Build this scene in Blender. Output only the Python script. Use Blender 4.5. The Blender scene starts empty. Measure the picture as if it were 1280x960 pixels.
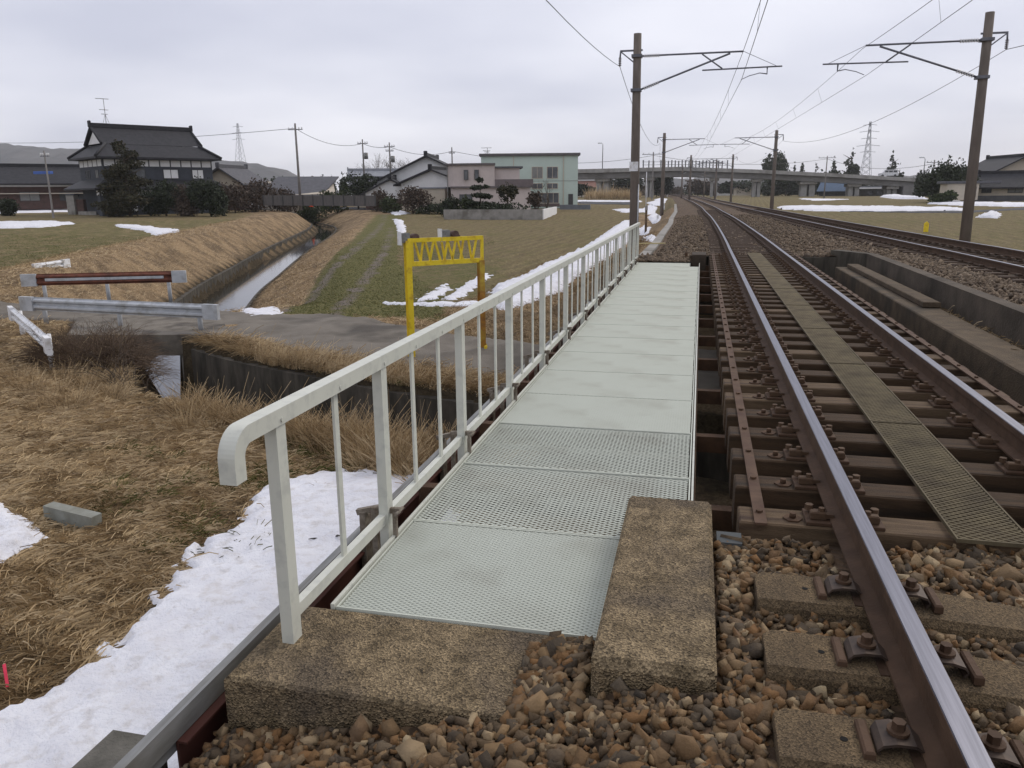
import bpy, math, random
import numpy as np
from mathutils import Matrix, Vector
random.seed(7); RNG = np.random.default_rng(7)
SC = bpy.context.scene
COL = SC.collection
PI = math.pi
# ------------------------------------------------------------------ camera
F, CX, CY = 980.0, 640.0, 480.0
PITCH, YAW, ROLL = math.radians(13.729), math.radians(13.3335), math.radians(0.5)
H = 1.34                                     # camera height above rail top (z = 0)
Fv = Vector((-math.sin(YAW)*math.cos(PITCH), math.cos(YAW)*math.cos(PITCH), -math.sin(PITCH)))
Rv = Vector((math.cos(YAW), math.sin(YAW), 0)); Uv = Rv.cross(Fv)
cr, sr = math.cos(ROLL), math.sin(ROLL)
Rc = Rv*cr - Uv*sr; Uc = Rv*sr + Uv*cr
cam_d = bpy.data.cameras.new('camera'); cam = bpy.data.objects.new('camera', cam_d); COL.objects.link(cam)
m = Matrix.Identity(4)
for i in range(3):
    m[i][0] = Rc[i]; m[i][1] = Uc[i]; m[i][2] = -Fv[i]
m[2][3] = H
cam.matrix_world = m
cam_d.sensor_width = 36; cam_d.lens = 36*F/1280; cam_d.clip_start = .05; cam_d.clip_end = 9000
SC.camera = cam
# ------------------------------------------------------------------ sky and sun (overcast)
w = bpy.data.worlds.new('World'); SC.world = w; w.use_nodes = True
nt = w.node_tree; nt.nodes.clear()
def N(t, typ, **k):
    n = t.nodes.new(typ)
    for a, b in k.items(): setattr(n, a, b)
    return n
SUN_EL, SUN_ROT = math.radians(38), math.radians(35)
out = N(nt, 'ShaderNodeOutputWorld'); bg = N(nt, 'ShaderNodeBackground'); bg.inputs[1].default_value = 0.1
sky = N(nt, 'ShaderNodeTexSky', sky_type='NISHITA', sun_disc=False, sun_elevation=SUN_EL, sun_rotation=SUN_ROT)
tc = N(nt, 'ShaderNodeTexCoord'); sep = N(nt, 'ShaderNodeSeparateXYZ'); nt.links.new(tc.outputs['Generated'], sep.inputs[0])
# project clouds onto a flat layer: xy / (z + .12)
ad = N(nt, 'ShaderNodeMath', operation='ADD'); ad.inputs[1].default_value = .16; nt.links.new(sep.outputs[2], ad.inputs[0])
mx = N(nt, 'ShaderNodeMath', operation='MAXIMUM'); mx.inputs[1].default_value = .05; nt.links.new(ad.outputs[0], mx.inputs[0])
dx = N(nt, 'ShaderNodeMath', operation='DIVIDE'); dy = N(nt, 'ShaderNodeMath', operation='DIVIDE')
nt.links.new(sep.outputs[0], dx.inputs[0]); nt.links.new(mx.outputs[0], dx.inputs[1])
nt.links.new(sep.outputs[1], dy.inputs[0]); nt.links.new(mx.outputs[0], dy.inputs[1])
cb = N(nt, 'ShaderNodeCombineXYZ'); nt.links.new(dx.outputs[0], cb.inputs[0]); nt.links.new(dy.outputs[0], cb.inputs[1])
n1 = N(nt, 'ShaderNodeTexNoise'); n1.inputs['Scale'].default_value = .62; n1.inputs['Detail'].default_value = 4; n1.inputs['Roughness'].default_value = .42
nt.links.new(cb.outputs[0], n1.inputs['Vector'])
r1 = N(nt, 'ShaderNodeValToRGB'); e = r1.color_ramp.elements
e[0].position = .33; e[0].color = (5.3, 5.45, 6.5, 1); e[1].position = .66; e[1].color = (8.4, 8.4, 9.1, 1)
nt.links.new(n1.outputs['Fac'], r1.inputs[0])
mixs = N(nt, 'ShaderNodeMixRGB'); mixs.inputs[0].default_value = .93
nt.links.new(sky.outputs[0], mixs.inputs[1]); nt.links.new(r1.outputs[0], mixs.inputs[2])
nt.links.new(mixs.outputs[0], bg.inputs[0]); nt.links.new(bg.outputs[0], out.inputs[0])
sd = bpy.data.lights.new('sun', 'SUN'); sd.energy = 1.3; sd.angle = math.radians(22); sd.color = (1, .91, .79)
so = bpy.data.objects.new('sun', sd); COL.objects.link(so)
sdir = Vector((math.sin(SUN_ROT)*math.cos(SUN_EL), math.cos(SUN_ROT)*math.cos(SUN_EL), math.sin(SUN_EL)))
so.rotation_euler = sdir.to_track_quat('Z', 'Y').to_euler()
SC.view_settings.view_transform = 'Standard'; SC.view_settings.look = 'None'
SC.view_settings.exposure = 0.30; SC.view_settings.gamma = 1
SC.view_settings.use_curve_mapping = False

# ------------------------------------------------------------------ survey helpers
def ray(px, py):
    dx_, dy_ = px-CX, CY-py
    v = Rc*dx_ + Uc*dy_ + Fv*F
    return v
def P(px, py, z):
    v = ray(px, py); t = (z-H)/v.z
    return (v.x*t, v.y*t)
def PY(px, py, Y):
    v = ray(px, py); t = Y/v.y
    return (v.x*t, Y, H+v.z*t)

# ------------------------------------------------------------------ numpy noise
_ph = RNG.uniform(0, 2*PI, (64,)); _an = RNG.uniform(0, 2*PI, (64,))
def wob(x, y, scale, k=0, octs=3):
    """smooth pseudo noise in -1..1, `scale` = feature size in metres"""
    r = 0; amp = 1; tot = 0; s = 2*PI/scale
    for o in range(octs):
        for q in range(4):
            i = (k*7+o*4+q) % 64
            r = r + amp*np.sin((x*math.cos(_an[i])+y*math.sin(_an[i]))*s*(1+.23*q)+_ph[i]+1.3*np.sin((x*math.sin(_an[i])-y*math.cos(_an[i]))*s*.7+_ph[(i+9) % 64]))
        tot += amp*2.2; amp *= .55; s *= 2.1
    return np.clip(r/tot, -1, 1)
def ss(t): t = np.clip(t, 0, 1); return t*t*(3-2*t)

# ------------------------------------------------------------------ track alignment
def C1(y): return np.interp(y, [-50, 22, 28, 34, 45, 52, 70, 92, 108, 150, 195, 260, 340, 600], [1.28, 1.28, 1.30, 1.22, 1.14, .93, .66, -.05, -.55, -2.3, -4.0, -7.6, -13.5, -42])
def C2(y): return np.interp(y, [-50, 8, 15.6, 20, 29.4, 38.8, 50, 69, 85, 113, 195, 260, 340, 600], [6.5, 6.3, 6.12, 5.98, 5.52, 5.05, 4.65, 3.75, 3.1, 2.0, -.5, -4.1, -10, -38.5])
YA0, YA1 = 3.62, 20.15                       # faces of the two abutments
# stream
def zw(y): return -3.6 + .85*ss((np.asarray(y, float)-19)/72)
_st = [P(322, 264, -2.0), P(385, 280, -2.7), P(405, 290, -2.8), P(356, 319, -3.05), P(318, 347, -3.3), P(283, 374, -3.45), P(214, 452, -3.6), P(190, 488, -3.6), (-12.3, 14.3), (-10.0, 12.5), (-7.2, 11.2), (-4.0, 10.0), (0, 9.6), (6, 9.0), (16, 8.5), (60, 6)]
def densify(pts, n=6):
    P_ = [pts[0]]+list(pts)+[pts[-1]]; o = []
    for i in range(1, len(P_)-2):
        p0, p1, p2, p3 = [np.array(q, float) for q in P_[i-1:i+3]]
        for j in range(n):
            t = j/n
            o.append(.5*((2*p1)+(-p0+p2)*t+(2*p0-5*p1+4*p2-p3)*t*t+(-p0+3*p1-3*p2+p3)*t**3))
    o.append(np.array(pts[-1], float)); return np.array(o)
STREAM = densify(_st, 5)
def dist_poly(x, y, pl):
    """distance to polyline, side (+ = left of travel), y of nearest point"""
    x = np.asarray(x, float); y = np.asarray(y, float)
    best = np.full(x.shape, 1e9); side = np.zeros(x.shape); ny = np.zeros(x.shape)
    for a, b in zip(pl[:-1], pl[1:]):
        d = b-a; L2 = d@d+1e-12
        t = np.clip(((x-a[0])*d[0]+(y-a[1])*d[1])/L2, 0, 1)
        qx = a[0]+t*d[0]; qy = a[1]+t*d[1]
        dd = np.hypot(x-qx, y-qy); c = d[0]*(y-a[1])-d[1]*(x-a[0])
        mk = dd < best
        best = np.where(mk, dd, best); side = np.where(mk, np.sign(c), side); ny = np.where(mk, qy, ny)
    return best, side, ny
HW = 1.28
def zfield(x, y):
    D = np.hypot(x, y)
    left = -1.70 + .95*ss((D-38)/95) + .25*ss((D-130)/150)
    right = -1.05 + .45*ss((D-40)/120)
    t = ss((x-C1(y)+1)/6)
    return left*(1-t)+right*t
def ter(x, y):
    x = np.asarray(x, float); y = np.asarray(y, float)
    z = zfield(x, y)
    D = np.hypot(x, y)
    z = z + .05*wob(x, y, 5, 1)*ss((D-3)/6) + .025*wob(x, y, 1.1, 2)*(1-ss((D-25)/30))
    # near bank mound left of the track
    z = z - .05*np.exp(-(((x+8.5)/5)**2+((y-9.5)/2.0)**2)) + .12*np.exp(-(((x+2.4)/1.2)**2+((y-4)/4)**2))
    d, s, ny = dist_poly(x, y, STREAM)
    nearp = 1-ss((ny-17)/6)                                   # 1 = downstream, walled part
    w_ = zw(ny)
    left_lev = (s < 0)                                        # west bank (field side of the levee)
    lev = np.where(left_lev, .75, .02)*(1-nearp)*(1-ss((ny-70)/30))
    crest = np.where(left_lev, 4.6, 3.2)
    lv = lev*ss((d-1.2)/(crest-1.2))*(1-ss((d-crest)/np.where(left_lev, 4.5, 3.0)))
    z = z+lv
    wt = w_+np.where(left_lev, .62, .22)
    slope_up = wt + (d-HW-.1)*np.where(left_lev, .72, .42)
    zc = np.where(d < HW+.05, w_-.3, np.minimum(slope_up, z))
    # downstream: far (north) side full height wall, near side steep grassy bank
    north = (s > 0)
    nb = np.where(north, np.where(d < HW+.05, w_-.3, z), np.where(d < HW+.05, w_-.3, np.minimum(w_+.9+(d-HW)*1.9, z)))
    nb = np.where((~north) & (x > -8.5), np.minimum(w_+.05+np.clip(d-.25, 0, 9)*1.9, z), nb)
    z = zc*(1-nearp)+nb*nearp
    # solid grassy bank left of the slab bridge opening
    (ax, ay), (bx, by) = P(156, 422, -1.8), P(162, 512, -1.8)
    L_ = math.hypot(bx-ax, by-ay); sgn = ((bx-ax)*(y-ay)-(by-ay)*(x-ax))/L_
    sdl = -sgn if ((bx-ax)*(ay-ay)-(by-ay)*(-30-ax)) < 0 else sgn
    z = np.where((y < ay+.15) & (x < bx+2) & (y > 7), np.maximum(z, -1.82+np.minimum(0, sdl*2.2)), z)
    # embankments
    c1 = C1(y); c2 = C2(y)
    lt = c1-3.15; rt = c2+2.6
    ez = -.42
    hfar = ez - np.clip(lt-x, 0, None)/1.5
    hfar = np.where(x > rt, ez-(x-rt)/2.2, hfar)
    ef = ss((y-(YA1+.1))/.5)
    cone = -.42-np.clip(YA1+.3-y, 0, None)/1.2-np.clip(lt-x, 0, None)/1.5-np.clip(x-rt, 0, None)/2
    z = np.where(y > YA1+.3, np.maximum(z, hfar), np.where(y > 15, np.maximum(z, np.where(x < -1.7, cone, -9)), z))
    # right hand track carries on over the stream on a ballasted deck: keep the ground under it low
    en = -1.25 - np.clip(-1.45-x, 0, None)*30 - np.clip(x-rt, 0, None)/2.2
    z = np.where(y < YA0-.6, np.maximum(z, en), z)
    rr = -.42-(x-rt)/2.0
    z = np.where((x > rt-.3) & (y < 22), np.where(d < 3.5, z, np.maximum(z, np.minimum(rr, -.42))), z)
    return z
def terf(x, y): return float(ter(np.array([x]), np.array([y]))[0])
_ts = np.geomspace(1.2, 3000, 900)
def G(px, py):
    """where the ray through the pixel meets the ground"""
    v = ray(px, py).normalized()
    xs, ys, zs = v.x*_ts, v.y*_ts, H+v.z*_ts
    d = zs-ter(xs, ys); k = np.argmax(d < 0)
    if d[k] >= 0: k = len(_ts)-1
    a, b = _ts[k-1], _ts[k]; t = a+(b-a)*(d[k-1]/(d[k-1]-d[k]+1e-9))
    return (v.x*t, v.y*t)
def at_dist(px, Y):
    x = PY(px, 240, Y)[0]; return (x, Y, terf(x, Y))

# ------------------------------------------------------------------ materials
def srgb(*c): return tuple((((v/255+.055)/1.055)**2.4 if v > 10 else v/255/12.92) for v in c)+(1,)
MATS = {}
def mat(name, c1, c2=None, scale=3.0, rough=.8, metal=0.0, bump=0.0, bscale=None, detail=4, tint=None, lo=.35, hi=.65, stretch=None, spec=.3, voro=False, c3=None, s3=1.0):
    if name in MATS: return MATS[name]
    M = bpy.data.materials.new(name); M.use_nodes = True; t = M.node_tree; b = t.nodes['Principled BSDF']
    b.inputs['Roughness'].default_value = rough; b.inputs['Metallic'].default_value = metal
    b.inputs['Specular IOR Level'].default_value = spec
    c2 = c2 or tuple(v*.75 for v in c1[:3])
    co = N(t, 'ShaderNodeTexCoord'); src = co.outputs['Object']
    if stretch:
        mp = N(t, 'ShaderNodeMapping'); mp.inputs['Scale'].default_value = stretch
        t.links.new(src, mp.inputs[0]); src = mp.outputs[0]
    def noise(s, d=detail):
        n = N(t, 'ShaderNodeTexNoise'); n.inputs['Scale'].default_value = s; n.inputs['Detail'].default_value = d; n.inputs['Roughness'].default_value = .6
        t.links.new(src, n.inputs['Vector']); return n
    n = noise(scale)
    rp = N(t, 'ShaderNodeValToRGB'); e = rp.color_ramp.elements
    e[0].position = lo; e[0].color = (*c1[:3], 1); e[1].position = hi; e[1].color = (*c2[:3], 1)
    t.links.new(n.outputs['Fac'], rp.inputs[0]); col = rp.outputs[0]
    if c3:
        n3 = noise(s3, 3); r3 = N(t, 'ShaderNodeValToRGB'); r3.color_ramp.elements[0].position = .5; r3.color_ramp.elements[1].position = .68
        t.links.new(n3.outputs['Fac'], r3.inputs[0]); mm = N(t, 'ShaderNodeMixRGB'); mm.inputs[2].default_value = (*c3[:3], 1)
        t.links.new(r3.outputs[0], mm.inputs[0]); t.links.new(col, mm.inputs[1]); col = mm.outputs[0]
    if voro:
        v = N(t, 'ShaderNodeTexVoronoi'); v.inputs['Scale'].default_value = bscale or scale*4; t.links.new(src, v.inputs['Vector'])
        mm = N(t, 'ShaderNodeMixRGB', blend_type='OVERLAY'); mm.inputs[0].default_value = .7
        hv = N(t, 'ShaderNodeRGBToBW'); t.links.new(v.outputs['Color'], hv.inputs[0])
        t.links.new(col, mm.inputs[1]); t.links.new(hv.outputs[0], mm.inputs[2]); col = mm.outputs[0]
    if tint:                                 # per element colours from the mesh attribute
        at = N(t, 'ShaderNodeAttribute'); at.attribute_name = 'tint'
        r2 = N(t, 'ShaderNodeValToRGB'); r2.color_ramp.interpolation = 'LINEAR'
        els = r2.color_ramp.elements
        els[0].position = 0; els[0].color = (*tint[0][:3], 1); els[1].position = 1; els[1].color = (*tint[-1][:3], 1)
        for i, c in enumerate(tint[1:-1]):
            q = els.new((i+1)/(len(tint)-1)); q.color = (*c[:3], 1)
        t.links.new(at.outputs['Fac'], r2.inputs[0])
        mm = N(t, 'ShaderNodeMixRGB'); mm.inputs[0].default_value = .75
        t.links.new(col, mm.inputs[1]); t.links.new(r2.outputs[0], mm.inputs[2]); col = mm.outputs[0]
    t.links.new(col, b.inputs['Base Color'])
    if bump:
        bn = noise(bscale or scale*4, 5); bp = N(t, 'ShaderNodeBump'); bp.inputs['Strength'].default_value = bump; bp.inputs['Distance'].default_value = .02
        hsrc = bn.outputs['Fac']
        if voro: hsrc = v.outputs['Distance']
        t.links.new(hsrc, bp.inputs['Height']); t.links.new(bp.outputs[0], b.inputs['Normal'])
    MATS[name] = M; return M
def ground_mat():
    M = bpy.data.materials.new('winter_ground'); M.use_nodes = True; t = M.node_tree; b = t.nodes['Principled BSDF']
    b.inputs['Roughness'].default_value = .95; b.inputs['Specular IOR Level'].default_value = .1
    co = N(t, 'ShaderNodeTexCoord')
    def noise(s, d=5, st=None):
        n = N(t, 'ShaderNodeTexNoise'); n.inputs['Scale'].default_value = s; n.inputs['Detail'].default_value = d; n.inputs['Roughness'].default_value = .65
        src = co.outputs['Object']
        if st:
            mp = N(t, 'ShaderNodeMapping'); mp.inputs['Scale'].default_value = st[0]; mp.inputs['Rotation'].default_value = (0, 0, st[1]); t.links.new(src, mp.inputs[0]); src = mp.outputs[0]
        t.links.new(src, n.inputs['Vector']); return n.outputs['Fac']
    def ramp(f, stops):
        r = N(t, 'ShaderNodeValToRGB'); e = r.color_ramp.elements
        e[0].position = stops[0][0]; e[0].color = (*stops[0][1], 1); e[1].position = stops[-1][0]; e[1].color = (*stops[-1][1], 1)
        for p, c in stops[1:-1]: q = e.new(p); q.color = (*c, 1)
        t.links.new(f, r.inputs[0]); return r.outputs[0]
    def mix(f, a, b_):
        mm = N(t, 'ShaderNodeMixRGB'); t.links.new(f, mm.inputs[0]); t.links.new(a, mm.inputs[1]); t.links.new(b_, mm.inputs[2]); return mm.outputs[0]
    def attr(n):
        a = N(t, 'ShaderNodeAttribute'); a.attribute_name = n; return a.outputs['Fac']
    def mth(op, a, b_, clamp=False):
        q = N(t, 'ShaderNodeMath', operation=op, use_clamp=clamp)
        for i, s in enumerate((a, b_)):
            if isinstance(s, (int, float)): q.inputs[i].default_value = s
            else: t.links.new(s, q.inputs[i])
        return q.outputs[0]
    fine = noise(26, 6)
    dry = ramp(fine, [(.32, (.12, .085, .05)), (.5, (.29, .205, .118)), (.66, (.46, .345, .21))])
    soil = ramp(noise(9, 6), [(.35, (.05, .036, .024)), (.65, (.13, .092, .06))])
    green = ramp(noise(14, 6), [(.32, (.035, .042, .014)), (.5, (.112, .108, .04)), (.68, (.22, .19, .085))])
    stub = ramp(noise(5, 6, ((3, 1, 1), .06)), [(.32, (.09, .073, .038)), (.5, (.175, .14, .07)), (.68, (.29, .235, .125))])
    dirt = ramp(noise(20, 5), [(.35, (.12, .10, .085)), (.65, (.22, .19, .16))])
    c = mix(ramp(noise(.9, 5), [(.42, (0, 0, 0)), (.62, (.75, .75, .75))]), dry, soil)
    jit = mth('MULTIPLY', mth('SUBTRACT', noise(1.6, 6), .5), 1.6)
    def zone(n): 
        a = mth('ADD', attr(n), mth('MULTIPLY', jit, 1.0)); return mth('MULTIPLY', mth('SUBTRACT', a, .3), 2.2, True)
    def zone2(n):
        a = attr(n); k = mth('ADD', a, mth('MULTIPLY', jit, .5)); return mth('MULTIPLY', mth('SUBTRACT', k, .35), 3.0, True)
    wv = N(t, 'ShaderNodeTexWave', wave_type='BANDS', bands_direction='X'); wv.inputs['Scale'].default_value = .42; wv.inputs['Distortion'].default_value = 2.2; wv.inputs['Detail'].default_value = 4; wv.inputs['Detail Scale'].default_value = 1.6
    mpw = N(t, 'ShaderNodeMapping'); mpw.inputs['Rotation'].default_value = (0, 0, .06); t.links.new(co.outputs['Object'], mpw.inputs[0]); t.links.new(mpw.outputs[0], wv.inputs[0])
    soil2 = ramp(noise(3.5, 6), [(.35, (.07, .052, .032)), (.65, (.15, .115, .07))])
    stub = mix(mth('MULTIPLY', wv.outputs['Fac'], mth('MULTIPLY', noise(.35, 4), 1.1), True), stub, soil2)
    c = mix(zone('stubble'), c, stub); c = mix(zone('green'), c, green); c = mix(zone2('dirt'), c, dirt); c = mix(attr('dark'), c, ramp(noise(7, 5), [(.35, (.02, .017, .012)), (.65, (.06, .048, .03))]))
    t.links.new(c, b.inputs['Base Color'])
    bp = N(t, 'ShaderNodeBump'); bp.inputs['Strength'].default_value = .8; bp.inputs['Distance'].default_value = .06
    t.links.new(mth('ADD', fine, noise(6, 5)), bp.inputs['Height']); t.links.new(bp.outputs[0], b.inputs['Normal'])
    return M
steel_rust = mat('rusted_steel', (.052, .029, .016), (.092, .05, .027), 9, .85, bump=.3, bscale=60)
rail_side = mat('rail_side_rust', (.052, .029, .016), (.084, .048, .028), 7, .8, bump=.2, bscale=50)
rail_top = mat('polished_rail_top', (.17, .175, .215), (.11, .115, .145), 3, .42, metal=.5, stretch=(30, .8, 1))
timber = mat('creosoted_timber', (.034, .021, .011), (.078, .047, .025), 3, .9, bump=.5, bscale=30, stretch=(1, 9, 9), c3=(.026, .018, .012), s3=1.3)
timber2 = mat('weathered_timber', (.07, .046, .026), (.15, .102, .06), 3, .9, bump=.5, bscale=30, stretch=(1, 9, 9), c3=(.05, .03, .02), s3=1.3)
grat_paint = mat('pale_green_grey_paint', (.53, .56, .49), (.50, .525, .455), 2.2, .55, spec=.3, c3=(.45, .465, .40), s3=2)
rail_paint = mat('pale_grey_green_rail_paint', (.56, .57, .50), (.52, .53, .465), 2, .45, spec=.4, c3=(.46, .47, .42), s3=14)
galv = mat('dull_galvanised_steel', (.27, .275, .27), (.17, .17, .16), 5, .55, metal=.3, bump=.1, stretch=(3, .6, 3), c3=(.13, .115, .09), s3=2)
galv_light = mat('bright_galvanised_steel', (.50, .52, .54), (.38, .40, .42), 4, .5, metal=.2, c3=(.3, .3, .29), s3=3)
bronze = mat('corroded_clamp', (.11, .085, .06), (.24, .21, .17), 20, .8, bump=.4)
conc_agg = mat('exposed_aggregate_concrete', (.28, .212, .125), (.14, .104, .058), 11, .95, bump=.8, bscale=130, voro=True, c3=(.13, .10, .066), s3=2.5)
conc_dark = mat('dark_stained_concrete', (.10, .087, .068), (.042, .037, .029), 3.5, .95, bump=.8, bscale=18, c3=(.028, .025, .018), s3=2.4, stretch=(1, 1, .28))
conc = mat('plain_grey_concrete', (.30, .285, .26), (.22, .21, .19), 2, .9, bump=.3, bscale=25, c3=(.15, .14, .12), s3=.7)
sleeper_conc = mat('rust_stained_sleeper_concrete', (.125, .088, .048), (.082, .058, .033), 6, .95, bump=.35, bscale=190, voro=True)
asphalt = mat('worn_road_concrete', (.185, .165, .138), (.13, .115, .095), 1.3, .93, bump=.6, bscale=60, c3=(.075, .066, .055), s3=.5)
asph_dark = mat('dark_asphalt', (.055, .055, .06), (.04, .04, .045), 2, .9)
snow = mat('old_snow', (.74, .75, .79), (.66, .665, .71), 3.5, .75, bump=.9, bscale=30, c3=(.60, .59, .60), s3=9, spec=.2)
water = mat('still_water', (.012, .013, .012), (.02, .02, .016), .6, .06, bump=.04, bscale=2.2, spec=.5)
yellow = mat('yellow_paint', (.82, .62, .03), (.72, .54, .025), 5, .6, c3=(.55, .36, .03), s3=7)
yrust = mat('rusty_yellow_paint', (.42, .21, .03), (.22, .09, .03), 8, .75, c3=(.5, .36, .05), s3=4)
rust_orange = mat('orange_rust', (.17, .062, .04), (.11, .045, .03), 6, .9, c3=(.08, .035, .025), s3=3)
white_paint = mat('white_paint', (.74, .75, .76), (.66, .67, .68), 4, .5, c3=(.45, .43, .4), s3=5)
pole_conc = mat('brown_grey_pole_concrete', (.165, .14, .12), (.12, .10, .085), 4, .9, c3=(.09, .075, .062), s3=1.2, stretch=(1, 1, .3))
wire_m = mat('dark_wire', (.06, .06, .065), (.05, .05, .05), 3, .6)
dsteel = mat('blue_grey_steel_arm', (.16, .165, .19), (.11, .115, .13), 5, .6, metal=.2)
insul = mat('white_porcelain', (.62, .62, .62), (.5, .5, .5), 5, .35)
roof_tile = mat('black_glazed_tile', (.016, .016, .019), (.03, .03, .034), 2.2, .65, bump=.4, bscale=9)
roof_grey = mat('grey_tile', (.07, .07, .078), (.10, .10, .11), 2, .7, bump=.4, bscale=9)
roof_pale = mat('pale_sheet_roof', (.27, .28, .30), (.21, .22, .24), 2, .6)
plaster = mat('white_plaster', (.76, .76, .75), (.68, .68, .67), 1, .9)
plaster_cream = mat('cream_plaster', (.50, .44, .35), (.43, .38, .31), 1, .9)
wall_blue = mat('blue_grey_board', (.058, .064, .076), (.046, .051, .061), 2, .8)
wall_brown = mat('brown_board', (.10, .06, .05), (.07, .045, .038), 2, .85)
wall_pink = mat('pinkish_beige_render', (.53, .46, .43), (.47, .41, .385), .8, .9)
wall_mint = mat('mint_green_cladding', (.47, .56, .50), (.44, .52, .465), .5, .8)
glass = mat('dark_window_glass', (.04, .045, .05), (.10, .105, .11), .8, .15, spec=.6)
shutter = mat('grey_shutter', (.22, .22, .21), (.18, .18, .17), 3, .6)
frame_dk = mat('dark_frame', (.05, .05, .05), (.06, .06, .06), 3, .6)
viad = mat('viaduct_concrete', (.33, .32, .30), (.25, .245, .23), .6, .9, c3=(.19, .18, .165), s3=.25)
viad_d = mat('viaduct_girder_concrete', (.20, .195, .185), (.15, .145, .14), .5, .9, c3=(.12, .115, .105), s3=.2)
leafmats = {
 'dark': mat('dark_evergreen_leaf', (.018, .026, .013), (.035, .045, .02), 1.5, .8, tint=[(.010, .014, .008), (.024, .034, .016), (.05, .06, .028)]),
 'pine': mat('brownish_pine_leaf', (.03, .03, .014), (.05, .04, .02), 1.5, .8, tint=[(.012, .016, .009), (.035, .036, .015), (.085, .06, .03)]),
 'brown': mat('bare_brown_twig', (.06, .042, .03), (.10, .07, .05), 1.5, .9, tint=[(.035, .025, .018), (.075, .055, .04), (.13, .10, .075)]),
 'green': mat('mid_green_leaf', (.03, .045, .015), (.055, .07, .025), 1.5, .8, tint=[(.015, .022, .010), (.04, .055, .02), (.09, .10, .04)]),
}
bark = mat('bark', (.06, .045, .035), (.10, .08, .06), 6, .95)
gw = mat('dry_grass_blade', (.28, .20, .11), (.38, .28, .16), 2, .9, spec=.1, tint=[(.07, .05, .03), (.25, .178, .098), (.44, .325, .185), (.62, .49, .31)])
gg = mat('short_green_blade', (.07, .075, .02), (.10, .095, .03), 2, .9, spec=.1, tint=[(.04, .045, .014), (.09, .10, .03), (.18, .16, .065), (.30, .24, .12)])
stone_m = mat('rust_stained_ballast', (.07, .05, .03), (.17, .115, .06), 30, .85, bump=.4, bscale=90, tint=[(.024, .022, .02), (.068, .050, .032), (.155, .094, .044), (.185, .09, .03), (.082, .068, .05), (.25, .16, .078), (.40, .32, .20)])
stone_far = mat('grey_brown_ballast', (.12, .10, .08), (.17, .14, .11), 30, .9, tint=[(.045, .032, .022), (.10, .068, .042), (.155, .11, .068), (.24, .185, .13)])
ballast_m = mat('ballast_surface', (.06, .039, .023), (.125, .082, .048), 14, .95, bump=1.0, bscale=22, voro=True, c3=(.055, .035, .022), s3=.8)

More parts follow.
